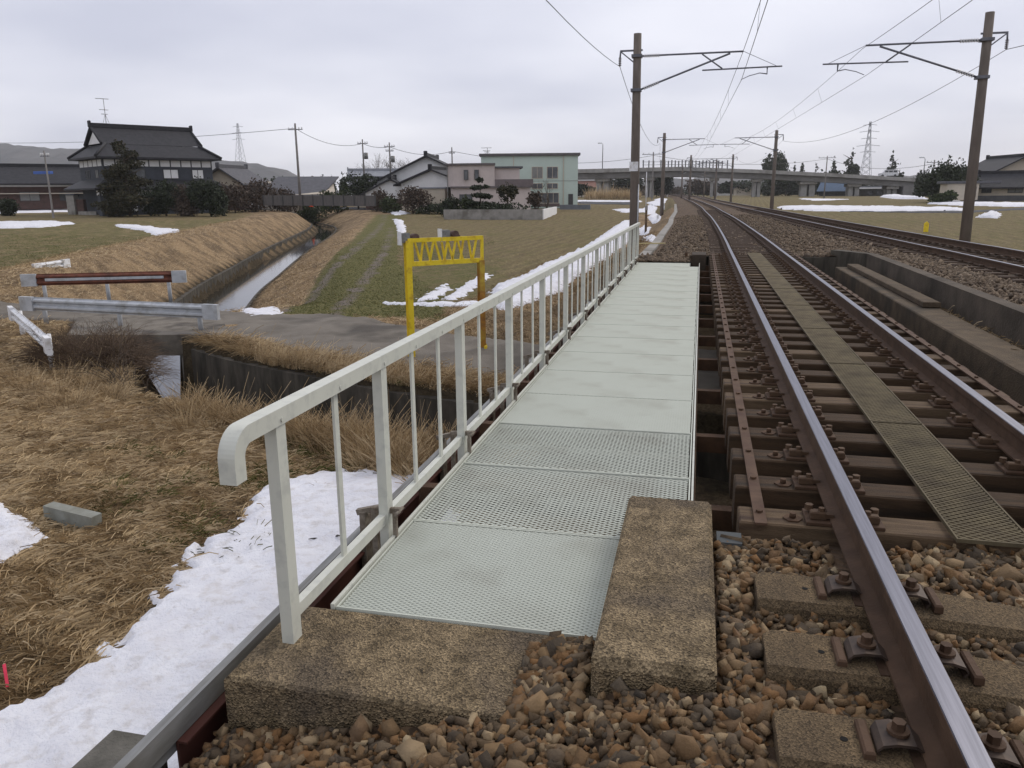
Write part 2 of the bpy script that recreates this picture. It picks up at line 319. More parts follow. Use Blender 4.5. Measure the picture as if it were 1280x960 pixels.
# ------------------------------------------------------------------ mesh builder
class MB:
    def __init__(s): s.v = []; s.f = []; s.sm = []
    def add(s, vs, fs, smooth=False):
        o = len(s.v); s.v += [tuple(map(float, q)) for q in vs]; s.f += [tuple(i+o for i in q) for q in fs]; s.sm += [smooth]*len(fs); return s
    def box(s, x0, x1, y0, y1, z0, z1, bev=0):
        if bev:
            b = bev; vs = []; 
            for z, i in ((z0, b), (z0+b, 0), (z1-b, 0), (z1, b)):
                vs += [(x0+i, y0+i, z), (x1-i, y0+i, z), (x1-i, y1-i, z), (x0+i, y1-i, z)]
            fs = [(3, 2, 1, 0), (12, 13, 14, 15)]
            for k in range(3):
                for i in range(4): fs.append((k*4+i, k*4+(i+1) % 4, k*4+4+(i+1) % 4, k*4+4+i))
            return s.add(vs, fs)
        return s.add([(x0, y0, z0), (x1, y0, z0), (x1, y1, z0), (x0, y1, z0), (x0, y0, z1), (x1, y0, z1), (x1, y1, z1), (x0, y1, z1)],
                     [(3, 2, 1, 0), (4, 5, 6, 7), (0, 1, 5, 4), (1, 2, 6, 5), (2, 3, 7, 6), (3, 0, 4, 7)])
    def bar(s, a, b, w_, h_, up=(0, 0, 1)):
        a = Vector(a); b = Vector(b); d = (b-a).normalized(); u = Vector(up)
        if abs(d.dot(u)) > .98: u = Vector((0, 1, 0))
        r = d.cross(u).normalized(); u = r.cross(d)
        vs = [p+r*(i*w_/2)+u*(j*h_/2) for p in (a, b) for i, j in ((-1, -1), (1, -1), (1, 1), (-1, 1))]
        return s.add(vs, [(0, 1, 2, 3), (7, 6, 5, 4), (0, 4, 5, 1), (1, 5, 6, 2), (2, 6, 7, 3), (3, 7, 4, 0)])
    def path(s, pts, r, n=8, caps=True, smooth=True):
        pts = [Vector(p) for p in pts]; rs = r if isinstance(r, (list, tuple)) else [r]*len(pts)
        vs = []; fs = []
        for i, p in enumerate(pts):
            d = (pts[min(i+1, len(pts)-1)]-pts[max(i-1, 0)]).normalized()
            u = Vector((0, 0, 1)) if abs(d.z) < .9 else Vector((0, 1, 0))
            a = d.cross(u).normalized(); b = a.cross(d)
            for k in range(n):
                t = 2*PI*k/n; vs.append(p+a*(math.cos(t)*rs[i])+b*(math.sin(t)*rs[i]))
        for i in range(len(pts)-1):
            for k in range(n): fs.append((i*n+k, (i+1)*n+k, (i+1)*n+(k+1) % n, i*n+(k+1) % n))
        s.add(vs, fs, smooth)
        if caps:
            o = len(s.v)-len(vs); s.f += [tuple(o+k for k in range(n)), tuple(o+(len(pts)-1)*n+k for k in reversed(range(n)))]; s.sm += [False, False]
        return s
    def prism(s, poly, z0, z1):
        n = len(poly); vs = [(p[0], p[1], z0) for p in poly]+[(p[0], p[1], z1) for p in poly]
        return s.add(vs, [tuple(reversed(range(n))), tuple(range(n, 2*n))]+[(i, (i+1) % n, n+(i+1) % n, n+i) for i in range(n)])
    def loft(s, rings, closed=True, caps=True, smooth=False):
        n = len(rings[0]); vs = [q for r in rings for q in r]; fs = []
        for i in range(len(rings)-1):
            for k in range(n if closed else n-1): fs.append((i*n+k, i*n+(k+1) % n, (i+1)*n+(k+1) % n, (i+1)*n+k))
        if caps: fs += [tuple(reversed(range(n))), tuple((len(rings)-1)*n+k for k in range(n))]
        return s.add(vs, fs, smooth)
    def xf(s, M, start=0):
        for i in range(start, len(s.v)): q = M @ Vector(s.v[i]); s.v[i] = (q.x, q.y, q.z)
        return s
    def build(s, name, m, parent=None, **k):
        off = Vector((0, 0, 0))
        if parent is not None: off = world_loc(parent)
        me = bpy.data.meshes.new(name); me.from_pydata([(x-off.x, y-off.y, z-off.z) for x, y, z in s.v], [], s.f)
        me.polygons.foreach_set('use_smooth', s.sm); me.materials.append(m); me.update()
        return link(name, me, parent, **k)
def world_loc(o):
    v = Vector(o.location)
    while o.parent: o = o.parent; v += Vector(o.location)
    return v
def link(name, me, parent=None, label=None, cat=None, group=None, kind=None):
    o = bpy.data.objects.new(name, me); COL.objects.link(o)
    if parent is not None: o.parent = parent
    tag(o, label, cat, group, kind); return o
def tag(o, label=None, cat=None, group=None, kind=None):
    if label: o['label'] = label
    if cat: o['category'] = cat
    if group: o['group'] = group
    if kind: o['kind'] = kind
    return o
def thing(name, label, cat, loc=(0, 0, 0), group=None):
    o = bpy.data.objects.new(name, None); o.empty_display_size = .2; COL.objects.link(o); o.location = loc
    return tag(o, label, cat, group)
def kids(o): return [c for c in bpy.data.objects if c.parent == o]
def copy_tree(o, parent=None, children=None):
    c = o.copy(); COL.objects.link(c); c.parent = parent
    for ch in (children if children is not None else kids(o)): copy_tree(ch, c)
    return c
def dup(o, loc, label=None, cache={}):
    if o.name not in cache:
        cache[o.name] = [(k, kids(k)) for k in kids(o)]
    c = o.copy(); COL.objects.link(c); c.location = loc
    for k, gk in cache[o.name]:
        d = k.copy(); COL.objects.link(d); d.parent = c
        for g in gk:
            h = g.copy(); COL.objects.link(h); h.parent = d
    if label: c['label'] = label
    return c
ONES = ['', 'first', 'second', 'third', 'fourth', 'fifth', 'sixth', 'seventh', 'eighth', 'ninth', 'tenth', 'eleventh', 'twelfth', 'thirteenth', 'fourteenth', 'fifteenth', 'sixteenth', 'seventeenth', 'eighteenth', 'nineteenth']
TENS = {20: ('twentieth', 'twenty'), 30: ('thirtieth', 'thirty'), 40: ('fortieth', 'forty'), 50: ('fiftieth', 'fifty'), 60: ('sixtieth', 'sixty'), 70: ('seventieth', 'seventy'), 80: ('eightieth', 'eighty'), 90: ('ninetieth', 'ninety')}
def nth(n):
    if n < 20: return ONES[n]
    t, o = n//10*10, n % 10
    return TENS[t][0] if o == 0 else TENS[t][1]+'-'+ONES[o]
def np_mesh(name, verts, faces_flat, sizes, m, tint=None, smooth=False, attrs=None):
    """fast mesh from arrays; sizes = vertices per face (int) or array"""
    me = bpy.data.meshes.new(name); nv = len(verts)
    me.vertices.add(nv); me.vertices.foreach_set('co', np.asarray(verts, np.float32).ravel())
    nf = len(faces_flat)//sizes if isinstance(sizes, int) else len(sizes)
    sz = np.full(nf, sizes) if isinstance(sizes, int) else np.asarray(sizes)
    me.loops.add(len(faces_flat)); me.loops.foreach_set('vertex_index', np.asarray(faces_flat, np.int32))
    me.polygons.add(nf); st = np.concatenate([[0], np.cumsum(sz)[:-1]])
    me.polygons.foreach_set('loop_start', st.astype(np.int32)); me.polygons.foreach_set('loop_total', sz.astype(np.int32))
    if smooth: me.polygons.foreach_set('use_smooth', np.ones(nf, bool))
    me.materials.append(m)
    A = dict(attrs or {})
    if tint is not None: A['tint'] = tint
    for k, a in A.items():
        q = me.attributes.new(k, 'FLOAT', 'POINT'); q.data.foreach_set('value', np.asarray(a, np.float32))
    me.update(calc_edges=True); me.validate(); return me

# ------------------------------------------------------------------ ground sheet
def graded(a, b, fine, parts):
    """parts: list of (start, end, step)"""
    r = []
    for s, e_, st in parts: r += list(np.arange(s, e_, st))
    return np.array(r+[parts[-1][1]])
gx = np.concatenate([-np.geomspace(3000, 62, 40), np.arange(-60, -30, 1.0), np.arange(-30, -16, .4), np.arange(-16, 1.0, .14), np.arange(1.0, 12, .4), np.arange(12, 40, 1.2), np.geomspace(41, 3000, 45)])
gy = np.concatenate([[-400, -60, -20, -8], np.arange(-4, 1, .5), np.arange(1, 24, .14), np.arange(24, 45, .35), np.arange(45, 120, .9), np.geomspace(121, 4500, 70)])
X, Y = np.meshgrid(gx, gy)
Z = ter(X, Y)
D_, S_, NY_ = dist_poly(X, Y, STREAM)
R_ = np.hypot(X, Y)
Z = Z - np.where(R_ > 900, (R_-900)*.004, 0)
def inpoly(x, y, poly):
    """signed distance, + inside"""
    poly = np.asarray(poly, float); x = np.asarray(x, float); y = np.asarray(y, float)
    d = np.full(x.shape, 1e9); ins = np.zeros(x.shape, bool)
    n = len(poly)
    for i in range(n):
        a = poly[i]; b = poly[(i+1) % n]; e_ = b-a
        t = np.clip(((x-a[0])*e_[0]+(y-a[1])*e_[1])/(e_@e_+1e-12), 0, 1)
        d = np.minimum(d, np.hypot(x-a[0]-t*e_[0], y-a[1]-t*e_[1]))
        c = ((a[1] > y) != (b[1] > y)) & (x < (b[0]-a[0])*(y-a[1])/(b[1]-a[1]+1e-12)+a[0])
        ins ^= c
    return np.where(ins, d, -d)
def GP(*pts): return [G(*p) for p in pts]
green = np.zeros(X.shape); stubble = np.zeros(X.shape); dirt = np.zeros(X.shape); dark = np.zeros(X.shape)
green = np.where((D_ > 8.2) & (S_ < 0) & (NY_ > 17), .62, green)                      # field west of the levee
verge = GP((352, 392), (400, 340), (440, 300), (470, 268), (505, 268), (500, 300), (500, 330), (560, 372), (560, 402), (430, 396))
green = np.maximum(green, .95*ss(inpoly(X, Y, verge)/.8+.5))
bigf = GP((500, 268), (790, 262), (790, 285), (640, 360), (560, 384), (500, 370))
stubble = np.maximum(stubble, .9*ss(inpoly(X, Y, bigf)/.8+.5))
green = np.maximum(green, .62*ss(inpoly(X, Y, GP((500, 285), (640, 335), (600, 372), (560, 384), (500, 372)))/2.5+.5)); green = np.where(inpoly(X, Y, bigf) > 0, np.maximum(green, .30+.2*wob(X, Y, 9, 41)), green)
rightf = (X > C2(Y)+3.2) & (Y > 15)
stubble = np.where(rightf, .85, stubble); green = np.where(rightf, .38+.1*wob(X, Y, 25, 5), green)
farl = (R_ > 90) & ~rightf & (D_ > 9); stubble = np.where(farl, .8, stubble); green = np.where(farl, .3+.2*wob(X, Y, 40, 8), green)
# wheel tracks of the farm path
for pl in (densify(GP((352, 388), (410, 345), (447, 310), (476, 282), (482, 268)), 4), densify(GP((420, 392), (460, 345), (482, 310), (490, 285)), 4)):
    d2, _, _ = dist_poly(X, Y, pl); dirt = np.maximum(dirt, np.exp(-(d2/.36)**2)*(.68+.3*wob(X, Y, 3, 44)))
green = np.where((X < -2) & (X > -8) & (Y > 4) & (Y < 10), np.maximum(green, .22+.25*wob(X, Y, 1.3, 12)), green)
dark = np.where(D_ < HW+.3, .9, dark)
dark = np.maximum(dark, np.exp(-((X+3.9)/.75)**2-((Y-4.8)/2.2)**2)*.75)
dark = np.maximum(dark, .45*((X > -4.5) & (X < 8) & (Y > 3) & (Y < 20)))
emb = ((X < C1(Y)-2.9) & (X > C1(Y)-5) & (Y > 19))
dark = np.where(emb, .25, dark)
ny, nx = X.shape
idx = np.arange(nx*ny).reshape(ny, nx)
q = np.stack([idx[:-1, :-1], idx[:-1, 1:], idx[1:, 1:], idx[1:, :-1]], -1).reshape(-1, 4)
GM = ground_mat()
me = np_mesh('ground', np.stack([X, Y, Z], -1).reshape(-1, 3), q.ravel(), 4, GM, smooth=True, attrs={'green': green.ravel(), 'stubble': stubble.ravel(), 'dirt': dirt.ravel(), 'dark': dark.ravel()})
link('ground', me, kind='structure', label='brown winter ground with dry grass, green verge and ploughed fields')

def patch(name, poly, res, thick, rough, m, mode='snow', noise_k=0, zoff=0, **tagk):
    """sheet laid on the ground inside a polygon: its thickness tapers into the ground at an uneven edge"""
    poly = np.asarray(poly, float); pad = rough*1.5+res*2
    xs = np.arange(poly[:, 0].min()-pad, poly[:, 0].max()+pad, res); ys = np.arange(poly[:, 1].min()-pad, poly[:, 1].max()+pad, res)
    x, y = np.meshgrid(xs, ys); d = inpoly(x, y, poly)
    d = d + rough*wob(x, y, max(rough*3, res*4), noise_k+20, 4)
    if mode == 'snow':
        t = thick*np.clip(d/(thick*1.6), -1.2, 1)
        t = t + np.where(d > thick, thick*.30*wob(x, y, .9+rough*2, noise_k+3)*ss(d/(thick*4)), 0)
    else: t = np.where(d > 0, zoff, np.clip(d, -1, 0)*1.5+zoff)
    z = ter(x, y)+t
    keep = (d > -res*2.5)
    n_y, n_x = x.shape; idx = np.arange(n_x*n_y).reshape(n_y, n_x)
    kc = keep[:-1, :-1] & keep[1:, :-1] & keep[:-1, 1:] & keep[1:, 1:]
    q = np.stack([idx[:-1, :-1], idx[:-1, 1:], idx[1:, 1:], idx[1:, :-1]], -1)[kc].reshape(-1, 4)
    if len(q) == 0: return None
    u, inv = np.unique(q, return_inverse=True)
    V = np.stack([x, y, z], -1).reshape(-1, 3)[u]
    me = np_mesh(name, V, inv.reshape(-1), 4, m, smooth=True)
    return link(name, me, **tagk)
SN = dict(kind='structure')
SNOWP = []
def snowp(lab, pts, res, th, rg, k):
    poly = GP(*pts) if len(pts[0]) == 2 and pts[0][0] > -40 and max(p[1] for p in pts) > 60 else pts
    SNOWP.append(np.array(poly)); return patch('snow', poly, res, th, rg, snow, noise_k=k, label=lab, **SN)
near_snow = GP((520, 598), (470, 590), (400, 592), (345, 606), (318, 620), (300, 660), (262, 676), (240, 690), (224, 716), (190, 760), (120, 826), (60, 868), (0, 893), (-60, 930))
near_snow = [(-1.85, 6.2)]+near_snow+[(-4.2, 1.6), (-3.6, .6), (-1.55, .9), (-1.62, 2.8), (-1.8, 3.4)]
SNOWP.append(np.array(near_snow))
patch('snow', near_snow, .04, .055, .13, snow, noise_k=0, label='near snow bank strip beside the walkway beam', **SN)
p2 = GP((0, 630), (30, 648), (62, 674), (20, 694), (0, 706), (-90, 740), (-90, 625)); SNOWP.append(np.array(p2))
patch('snow', p2, .04, .09, .05, snow, noise_k=1, label='small snow patch at the left edge by the concrete kerb', **SN)
strip = GP((612, 366), (650, 348), (692, 327), (732, 309), (765, 287), (780, 277), (788, 277), (800, 286), (787, 300), (755, 325), (716, 350), (693, 368), (640, 387), (620, 386)); SNOWP.append(np.array(strip))
patch('snow', strip, .12, .16, .22, snow, noise_k=2, label='long snow strip at the foot of the far embankment', **SN)
for i, (pts, res, th, rg, lab) in enumerate([
    ([(480, 377), (530, 379), (600, 378), (598, 382), (540, 383), (480, 380)], .08, .05, .12, 'thin snow line in front of the yellow barrier'),
    ([(555, 374), (572, 362), (592, 350), (606, 342), (612, 346), (596, 358), (580, 370), (566, 376)], .08, .04, .2, 'broken snow streak on grass behind yellow barrier'),
    ([(520, 377), (545, 362), (556, 356), (560, 362), (545, 374)], .08, .04, .2, 'snow scraps left of the broken streak behind yellow barrier'),
    ([(288, 390), (310, 386), (352, 391), (345, 396), (305, 397)], .06, .04, .08, 'thin ice and snow patch at the path entrance'),
    ([(0, 278), (60, 277), (92, 280), (60, 284), (0, 286)], .3, .12, .6, 'snow patch across the field at the left edge'),
    ([(0, 262), (30, 260), (84, 261), (84, 265), (0, 267)], .4, .15, .5, 'snow band in front of the long dark farmhouse'),
    ([(20, 255), (40, 254), (84, 255), (84, 258), (20, 258)], .4, .15, .5, 'snow band nearest the long dark farmhouse'),
    ([(145, 281), (170, 282), (224, 288), (222, 291), (180, 288), (148, 284)], .2, .12, .25, 'narrow snow streak in the green field before the big house'),
    ([(766, 262), (810, 262), (815, 265), (780, 266)], .4, .12, .5, 'snow patch near the foot of the first catenary mast'),
    ([(722, 250.5), (800, 251), (800, 252.5), (722, 252)], .8, .12, .6, 'snow line below the overpass on the left'),
    ([(975, 259.5), (1000, 258), (1060, 258.5), (1120, 259.5), (1180, 260.5), (1205, 262), (1205, 264.5), (1100, 265), (1020, 264), (980, 262)], .5, .2, .8, 'long snow band along the lane right of the tracks'),
    ([(1160, 255), (1190, 252.5), (1220, 254), (1280, 255), (1380, 255), (1380, 259.5), (1280, 258.5), (1200, 257)], .6, .25, .8, 'snow band behind the right catenary mast'),
    ([(1222, 272), (1236, 266), (1250, 268), (1246, 273)], .15, .3, .3, 'small shovelled snow heap right of the right mast'),
    ([(1100, 246.5), (1120, 244), (1130, 246.5), (1160, 249), (1120, 248.5)], .5, .5, .7, 'snow heap below the end of the overpass'),
    ([(1000, 248.5), (1030, 249), (1060, 249.5), (1020, 251)], .6, .12, .9, 'thin snow scrap between field and overpass piers'),
    ([(480, 264), (500, 264), (512, 267), (497, 269)], .3, .12, .5, 'snow scrap beside the hedge by the garden wall'),
    ([(492, 274), (503, 276), (507, 290), (500, 292)], .2, .12, .25, 'short snow scrap on the farm path verge')]):
    pg = GP(*pts); SNOWP.append(np.array(pg))
    patch('snow', pg, res, th, rg, snow, noise_k=3+i, label=lab, **SN)
# snow scraps along the far trough
for i, (px, py, w_, h_) in enumerate([(812, 262, 9, 9), (820, 254, 12, 5), (818, 272, 8, 9), (806, 287, 6, 9), (826, 250, 8, 4), (812, 299, 8, 5)]):
    pg = GP((px-w_, py), (px, py-h_*.6), (px+w_, py-h_*.3), (px+w_*.6, py+h_*.6), (px-w_*.3, py+h_*.7)); SNOWP.append(np.array(pg))
    patch('snow', pg, .12, .12, .2, snow, noise_k=30+i, label='ragged snow scrap on the bank beside the far cable trough', group='snow scraps beside the far trough', **SN)

# road
near_e = GP((285, 428), (345, 438), (406, 449), (460, 454), (515, 459), (570, 468), (625, 476)); far_e = GP((660, 430), (562, 418), (509, 409), (470, 400), (422, 395), (360, 394), (290, 391))
road_poly = [P(-40, 408, -1.7), P(20, 398, -1.7), P(100, 400, -1.7), P(170, 420, -1.7)]+near_e+[(3, 11.9), (14, 11.5), (14, 15.2), (2, 15.4)]+far_e+[P(250, 385, -1.7), P(160, 380, -1.7), P(30, 388, -1.7), P(-60, 392, -1.7)]
_d, _s, _n = None, None, None
RP = [p for p in road_poly]
xs = np.arange(-24, 14, .12); ys = np.arange(9, 23, .12); x, y = np.meshgrid(xs, ys)
d = inpoly(x, y, RP)+.06*wob(x, y, .8, 40)
dst, sid, _ = dist_poly(x, y, STREAM)
zr = np.where(dst < 2.6, zfield(x, y)+.0, ter(x, y))
zr = np.maximum(zr, zfield(x, y)-.06)+.035+np.clip(d, -1, 0)*1.2
keep = d > -.2
idx = np.arange(x.size).reshape(x.shape); kc = keep[:-1, :-1] & keep[1:, :-1] & keep[:-1, 1:] & keep[1:, 1:]
# leave the stream crossing to the slab bridge and the outlet under the railway
xm = x[:-1, :-1]; kc &= ~((dst[:-1, :-1] < 1.62))
q = np.stack([idx[:-1, :-1], idx[:-1, 1:], idx[1:, 1:], idx[1:, :-1]], -1)[kc].reshape(-1, 4)
u, inv = np.unique(q, return_inverse=True)
link('road', np_mesh('road', np.stack([x, y, zr], -1).reshape(-1, 3)[u], inv.reshape(-1), 4, asphalt, smooth=True), kind='structure', label='narrow grey farm road running to the railway bridge')
# lanes across the right hand fields
for lab, pts in (('dark lane across the fields right of the tracks', [(985, 262.5), (1100, 266), (1205, 267), (1290, 262), (1290, 259.5), (1205, 264), (1100, 264.5), (985, 261)]),):
    patch('road', GP(*pts), .8, .03, .1, asph_dark, mode='flat', zoff=.05, kind='structure', label=lab)
patch('road', GP((722, 252.2), (800, 252.8), (800, 256), (722, 255)), .8, .03, .1, asph_dark, mode='flat', zoff=.05, kind='structure', label='dark lane in front of the overpass piers on the left')

# water: ribbon along the stream
def ribbon(pl, hw, zf, name, m, **k):
    vs = []; fs = []
    for i, p in enumerate(pl):
        a = pl[max(i-1, 0)]; b = pl[min(i+1, len(pl)-1)]; t = (b-a)/np.linalg.norm(b-a); n = np.array((-t[1], t[0]))
        for s in (-1, 1): vs.append((*(p+n*hw*s), float(zf(p[1]))))
    for i in range(len(pl)-1): fs.append((2*i, 2*i+2, 2*i+3, 2*i+1))
    mb = MB().add(vs, fs); return mb.build(name, m, **k)
ribbon(STREAM, HW+.25, zw, 'water', water, kind='structure', label='narrow stream reflecting the grey sky')
def wallstrip(pl, off, z0f, z1f, th, name, m, **k):
    vs = []; fs = []; n_ = len(pl)
    for i, p in enumerate(pl):
        a = pl[max(i-1, 0)]; b = pl[min(i+1, n_-1)]; t = (b-a)/np.linalg.norm(b-a); n = np.array((-t[1], t[0]))
        s = 1 if off > 0 else -1
        for o, zf in ((off, z0f), (off, z1f), (off+s*th, z1f), (off+s*th, z0f)):
            qd = p+n*o; vs.append((*qd, float(zf(*p))))
    for i in range(n_-1):
        for kq in range(4): fs.append((4*i+kq, 4*i+(kq+1) % 4, 4*i+4+(kq+1) % 4, 4*i+4+kq))
    fs += [(0, 1, 2, 3), (4*n_-1, 4*n_-2, 4*n_-3, 4*n_-4)]
    return MB().add(vs, fs).build(name, m, **k)
up = STREAM[[i for i, p in enumerate(STREAM) if p[1] > 17.5]]
dn = STREAM[[i for i, p in enumerate(STREAM) if p[1] < 15.2 and p[0] < 30 and p[0] > -11.2]]
for sgn, nm, wh in ((-1, 'field side', .64), (1, 'path side', .2)):
    wallstrip(up, sgn*HW, lambda x, y: float(zw(y))-.4, lambda x, y: float(zw(y))+wh, .22, 'channel_wall', conc_dark, label='low dark channel wall on the '+nm+' of the upstream reach', cat='wall')
dn2 = dn
wallstrip(dn2, HW, lambda x, y: -4.4, lambda x, y: -1.80 if x < -3 else -2.0, .28, 'channel_wall', conc_dark, label='tall dark stained wall on the road side of the stream', cat='wall')
wallstrip(dn2, -HW, lambda x, y: -4.4, lambda x, y: -2.95, .25, 'channel_wall', conc_dark, label='low dark wall on the near grassy side of the stream', cat='wall')
# slab bridge carrying the road over the stream
sb = thing('slab_bridge', 'thick grey concrete road slab over the stream below the guardrails', 'bridge', (-12, 16.5, -1.7))
a = np.array(P(150, 421, -1.68)); b = np.array(P(288, 421, -1.68)); t = (b-a)/np.linalg.norm(b-a); n = np.array((-t[1], t[0])); a = a-t*1.2; wdt = 3.7; n = np.array((-.60, .80))
MB().prism([a, b, b+n*wdt, a+n*wdt], -2.10, -1.635).build('slab', mat('bridge_slab_concrete', (.19, .17, .14), (.12, .105, .085), 2.5, .9, bump=.4, bscale=30, c3=(.07, .06, .05), s3=1.2), sb)
c = b-t*.12; c2 = b-t*1.15
MB().prism([c2+n*.05, c+n*.05, c+n*wdt*.98, c2+n*wdt*.98], -4.4, -2.1).build('abutment', conc, sb)
a2 = a+t*.1; MB().prism([a2+n*.05, a2+t*.35+n*.05, a2+t*.35+n*wdt*.98, a2+n*wdt*.98], -4.4, -2.1).build('abutment', conc_dark, sb)

# ------------------------------------------------------------------ railway: ballast beds
def bed(name, x0f, x1f, y0, y1, step, zf, nxn, lab):
    ys = np.arange(y0, y1+1e-6, step); u_ = np.linspace(0, 1, nxn)
    yy, uu = np.meshgrid(ys, u_, indexing='ij'); xx = x0f(yy)*(1-uu)+x1f(yy)*uu
    zz = zf(xx, yy, uu)
    idx = np.arange(xx.size).reshape(xx.shape)
    q = np.stack([idx[:-1, :-1], idx[:-1, 1:], idx[1:, 1:], idx[1:, :-1]], -1).reshape(-1, 4)
    return link(name, np_mesh(name, np.stack([xx, yy, zz], -1).reshape(-1, 3), q.ravel(), 4, ballast_m, smooth=True), kind='structure', label=lab)
def near_z(x, y, u=None):
    z = -.235+.012*wob(x, y, .25, 3)
    z = z - .10*ss((-.1-x)/.3) - np.clip(-.45-x, 0, 1.2)*.20           # shoulder falls away to the left
    z = np.where((x < -.2) & (y > 2.3), -.75, z)
    return z
bed('ballast_bed', lambda y: -1.62+0*y, lambda y: 8.6+0*y, -8, YA0-.05, .06, near_z, 120, 'rust stained ballast bed under the near sleepers')
def far_z(x, y, u):
    c1, c2 = C1(y), C2(y)
    z = -.235+.03*wob(x, y, 1.2, 4)
    z = z-ss((c1-1.45-x)/1.2)*.16 - ss((x-c2-1.5)/1.3)*.35
    mid = np.exp(-((x-(c1+c2)/2)/.7)**2); return z+.06*mid
bed('ballast_bed', lambda y: C1(y)-2.55, lambda y: C2(y)+2.9, YA1+.05, 420, .5, far_z, 40, 'long brown ballast bed carrying both tracks beyond the bridge')
bed('ballast_bed', lambda y: 3.9+0*y, lambda y: C2(y)+2.9, YA0-.1, YA1+.1, .3, lambda x, y, u: -.225+.015*wob(x, y, .5, 5)-ss((x-C2(y)-1.5)/1.3)*.35, 30, 'ballast strip carrying the right hand track past the bridge')

# rails
def rail_profile(top=False):
    if top: return [(-.031, -.004), (.031, -.004), (.029, .0015), (-.029, .0015)]
    return [(-.0635, -.153), (.0635, -.153), (.0635, -.142), (.012, -.125), (.009, -.045), (.0325, -.036), (.0325, -.003), (-.0325, -.003), (-.0325, -.036), (-.009, -.045), (-.012, -.125), (-.0635, -.142)]
def rail(cf, sgn, lift, lab):
    ys = list(np.arange(-6, 24, 1.0))+list(np.arange(24, 120, 1.5))+list(np.arange(120, 420, 5.0))
    root = thing('rail', lab, 'rail', (float(cf(2.0))+sgn*.5665, 2.0, 0))
    csm = np.array([float(np.mean(cf(np.linspace(y-7, y+7, 15)))) if y > 20 else float(cf(y)) for y in ys])
    for nm, prof, m_ in (('rail_body', rail_profile(), rail_side), ('running_surface', rail_profile(True), rail_top)):
        rings = [[(csm[i]+sgn*.5665+px_, y, pz+lift) for px_, pz in prof] for i, y in enumerate(ys)]
        MB().loft(rings).build(nm, m_, root)
    return root
rail(C1, -1, 0, 'left rail of the near track, crossing the bottom right foreground')
rail(C1, 1, 0, 'right rail of the near track, beside the brown grating strip')
rail(C2, -1, 0, 'left rail of the farther right hand track')
rail(C2, 1, .06, 'outermost right rail of the farther right hand track')

# concrete sleepers with clips
def conc_sleeper(y, cx, lab, grp):
    root = thing('concrete_sleeper', lab, 'sleeper', (cx, y, -.30), grp)
    mb = MB(); rings = []
    for xx, top, hw in ((-1.0, -.17, .115), (-.97, -.158, .128), (-.62, -.158, .128), (-.60, -.17, .128), (-.44, -.17, .128), (-.30, -.175, .125), (0, -.195, .105), (.30, -.175, .125), (.44, -.17, .128), (.60, -.17, .128), (.62, -.158, .128), (.97, -.158, .128), (1.0, -.17, .115)):
        rings.append([(cx+xx, y-hw-.025, -.33), (cx+xx, y-hw, top-.025), (cx+xx, y-hw+.02, top), (cx+xx, y+hw-.02, top), (cx+xx, y+hw, top-.025), (cx+xx, y+hw+.025, -.33)])
    mb.loft(rings).build('sleeper_body', sleeper_conc, root)
    h = MB()
    for xx in (-.82, .82): h.path([(cx+xx, y, -.1575), (cx+xx, y, -.1565)], .011, 10)
    h.build('hole', mat('black_hole', (.008, .007, .006), (.01, .01, .01), 5, 1), root)
    for rx in (-.5665, .5665):
        MB().box(cx+rx-.09, cx+rx+.09, y-.10, y+.10, -.169, -.1535).build('rail_pad', rail_side, root)
        for s in (-1, 1):
            x0 = cx+rx+s*.10
            mb = MB()                                       # curved spring leaf bent over on itself
            pts = [(x0-s*.045, -.139), (x0-s*.02, -.118), (x0+s*.03, -.112), (x0+s*.065, -.122), (x0+s*.078, -.142), (x0+s*.065, -.158)]
            vs = []; wd = [.035, .045, .055, .055, .05, .045]
            for (px_, pz), ww in zip(pts, wd):
                vs += [(px_, y-ww, pz), (px_, y+ww, pz), (px_, y+ww, pz-.009), (px_, y-ww, pz-.009)]
            rings = [vs[i*4:i*4+4] for i in range(len(pts))]
            mb.loft(rings, smooth=False)
            c_ = mb.build('rail_clip', mat('dark_clip_steel', (.045, .035, .03), (.085, .06, .045), 14, .6, metal=.3), root)
            MB().path([(x0+s*.018, y, -.112), (x0+s*.018, y, -.102)], .03, 14, smooth=False).path([(x0+s*.018, y, -.102), (x0+s*.018, y, -.078)], .0185, 6, smooth=False).build('bolt', rail_side, c_)
            MB().box(min(x0+s*.085, x0+s*.115), max(x0+s*.085, x0+s*.115), y-.075, y+.075, -.172, -.135, .006).build('shoulder', rail_side, root)
    return root
SL = .44
sl_y = [3.2-SL*k-.26 for k in range(-0, 7)]                # 2.94 down to ~0.3
sl0 = None
for k, y in enumerate(sl_y):
    lab = nth(k+1)+' concrete sleeper of the near track counting from the timber bridge towards the viewer'
    if k == 0: sl0 = conc_sleeper(y, 1.28, lab, 'concrete sleepers in the foreground ballast')
    else: dup(sl0, (1.28, y, -.30), lab)
YK = YA1+.4
mbs = MB(); far_s = None
simple = None
def simple_sleeper(cx, y, lab, grp):
    mb = MB(); mb.box(-1.0, 1.0, -.12, .12, -.1, .075, .02)
    for rx in (-.5665, .5665):
        for s in (-1, 1): mb.box(rx+s*.11-.04, rx+s*.11+.04, -.06, .06, .07, .115, .01)
    o = mb.build('concrete_sleeper', mat('dark_brown_sleeper', (.075, .05, .034), (.05, .034, .024), 10, .95, bump=.5)); o.location = (cx, y, -.245); return tag(o, lab, 'sleeper', grp)
ff = None
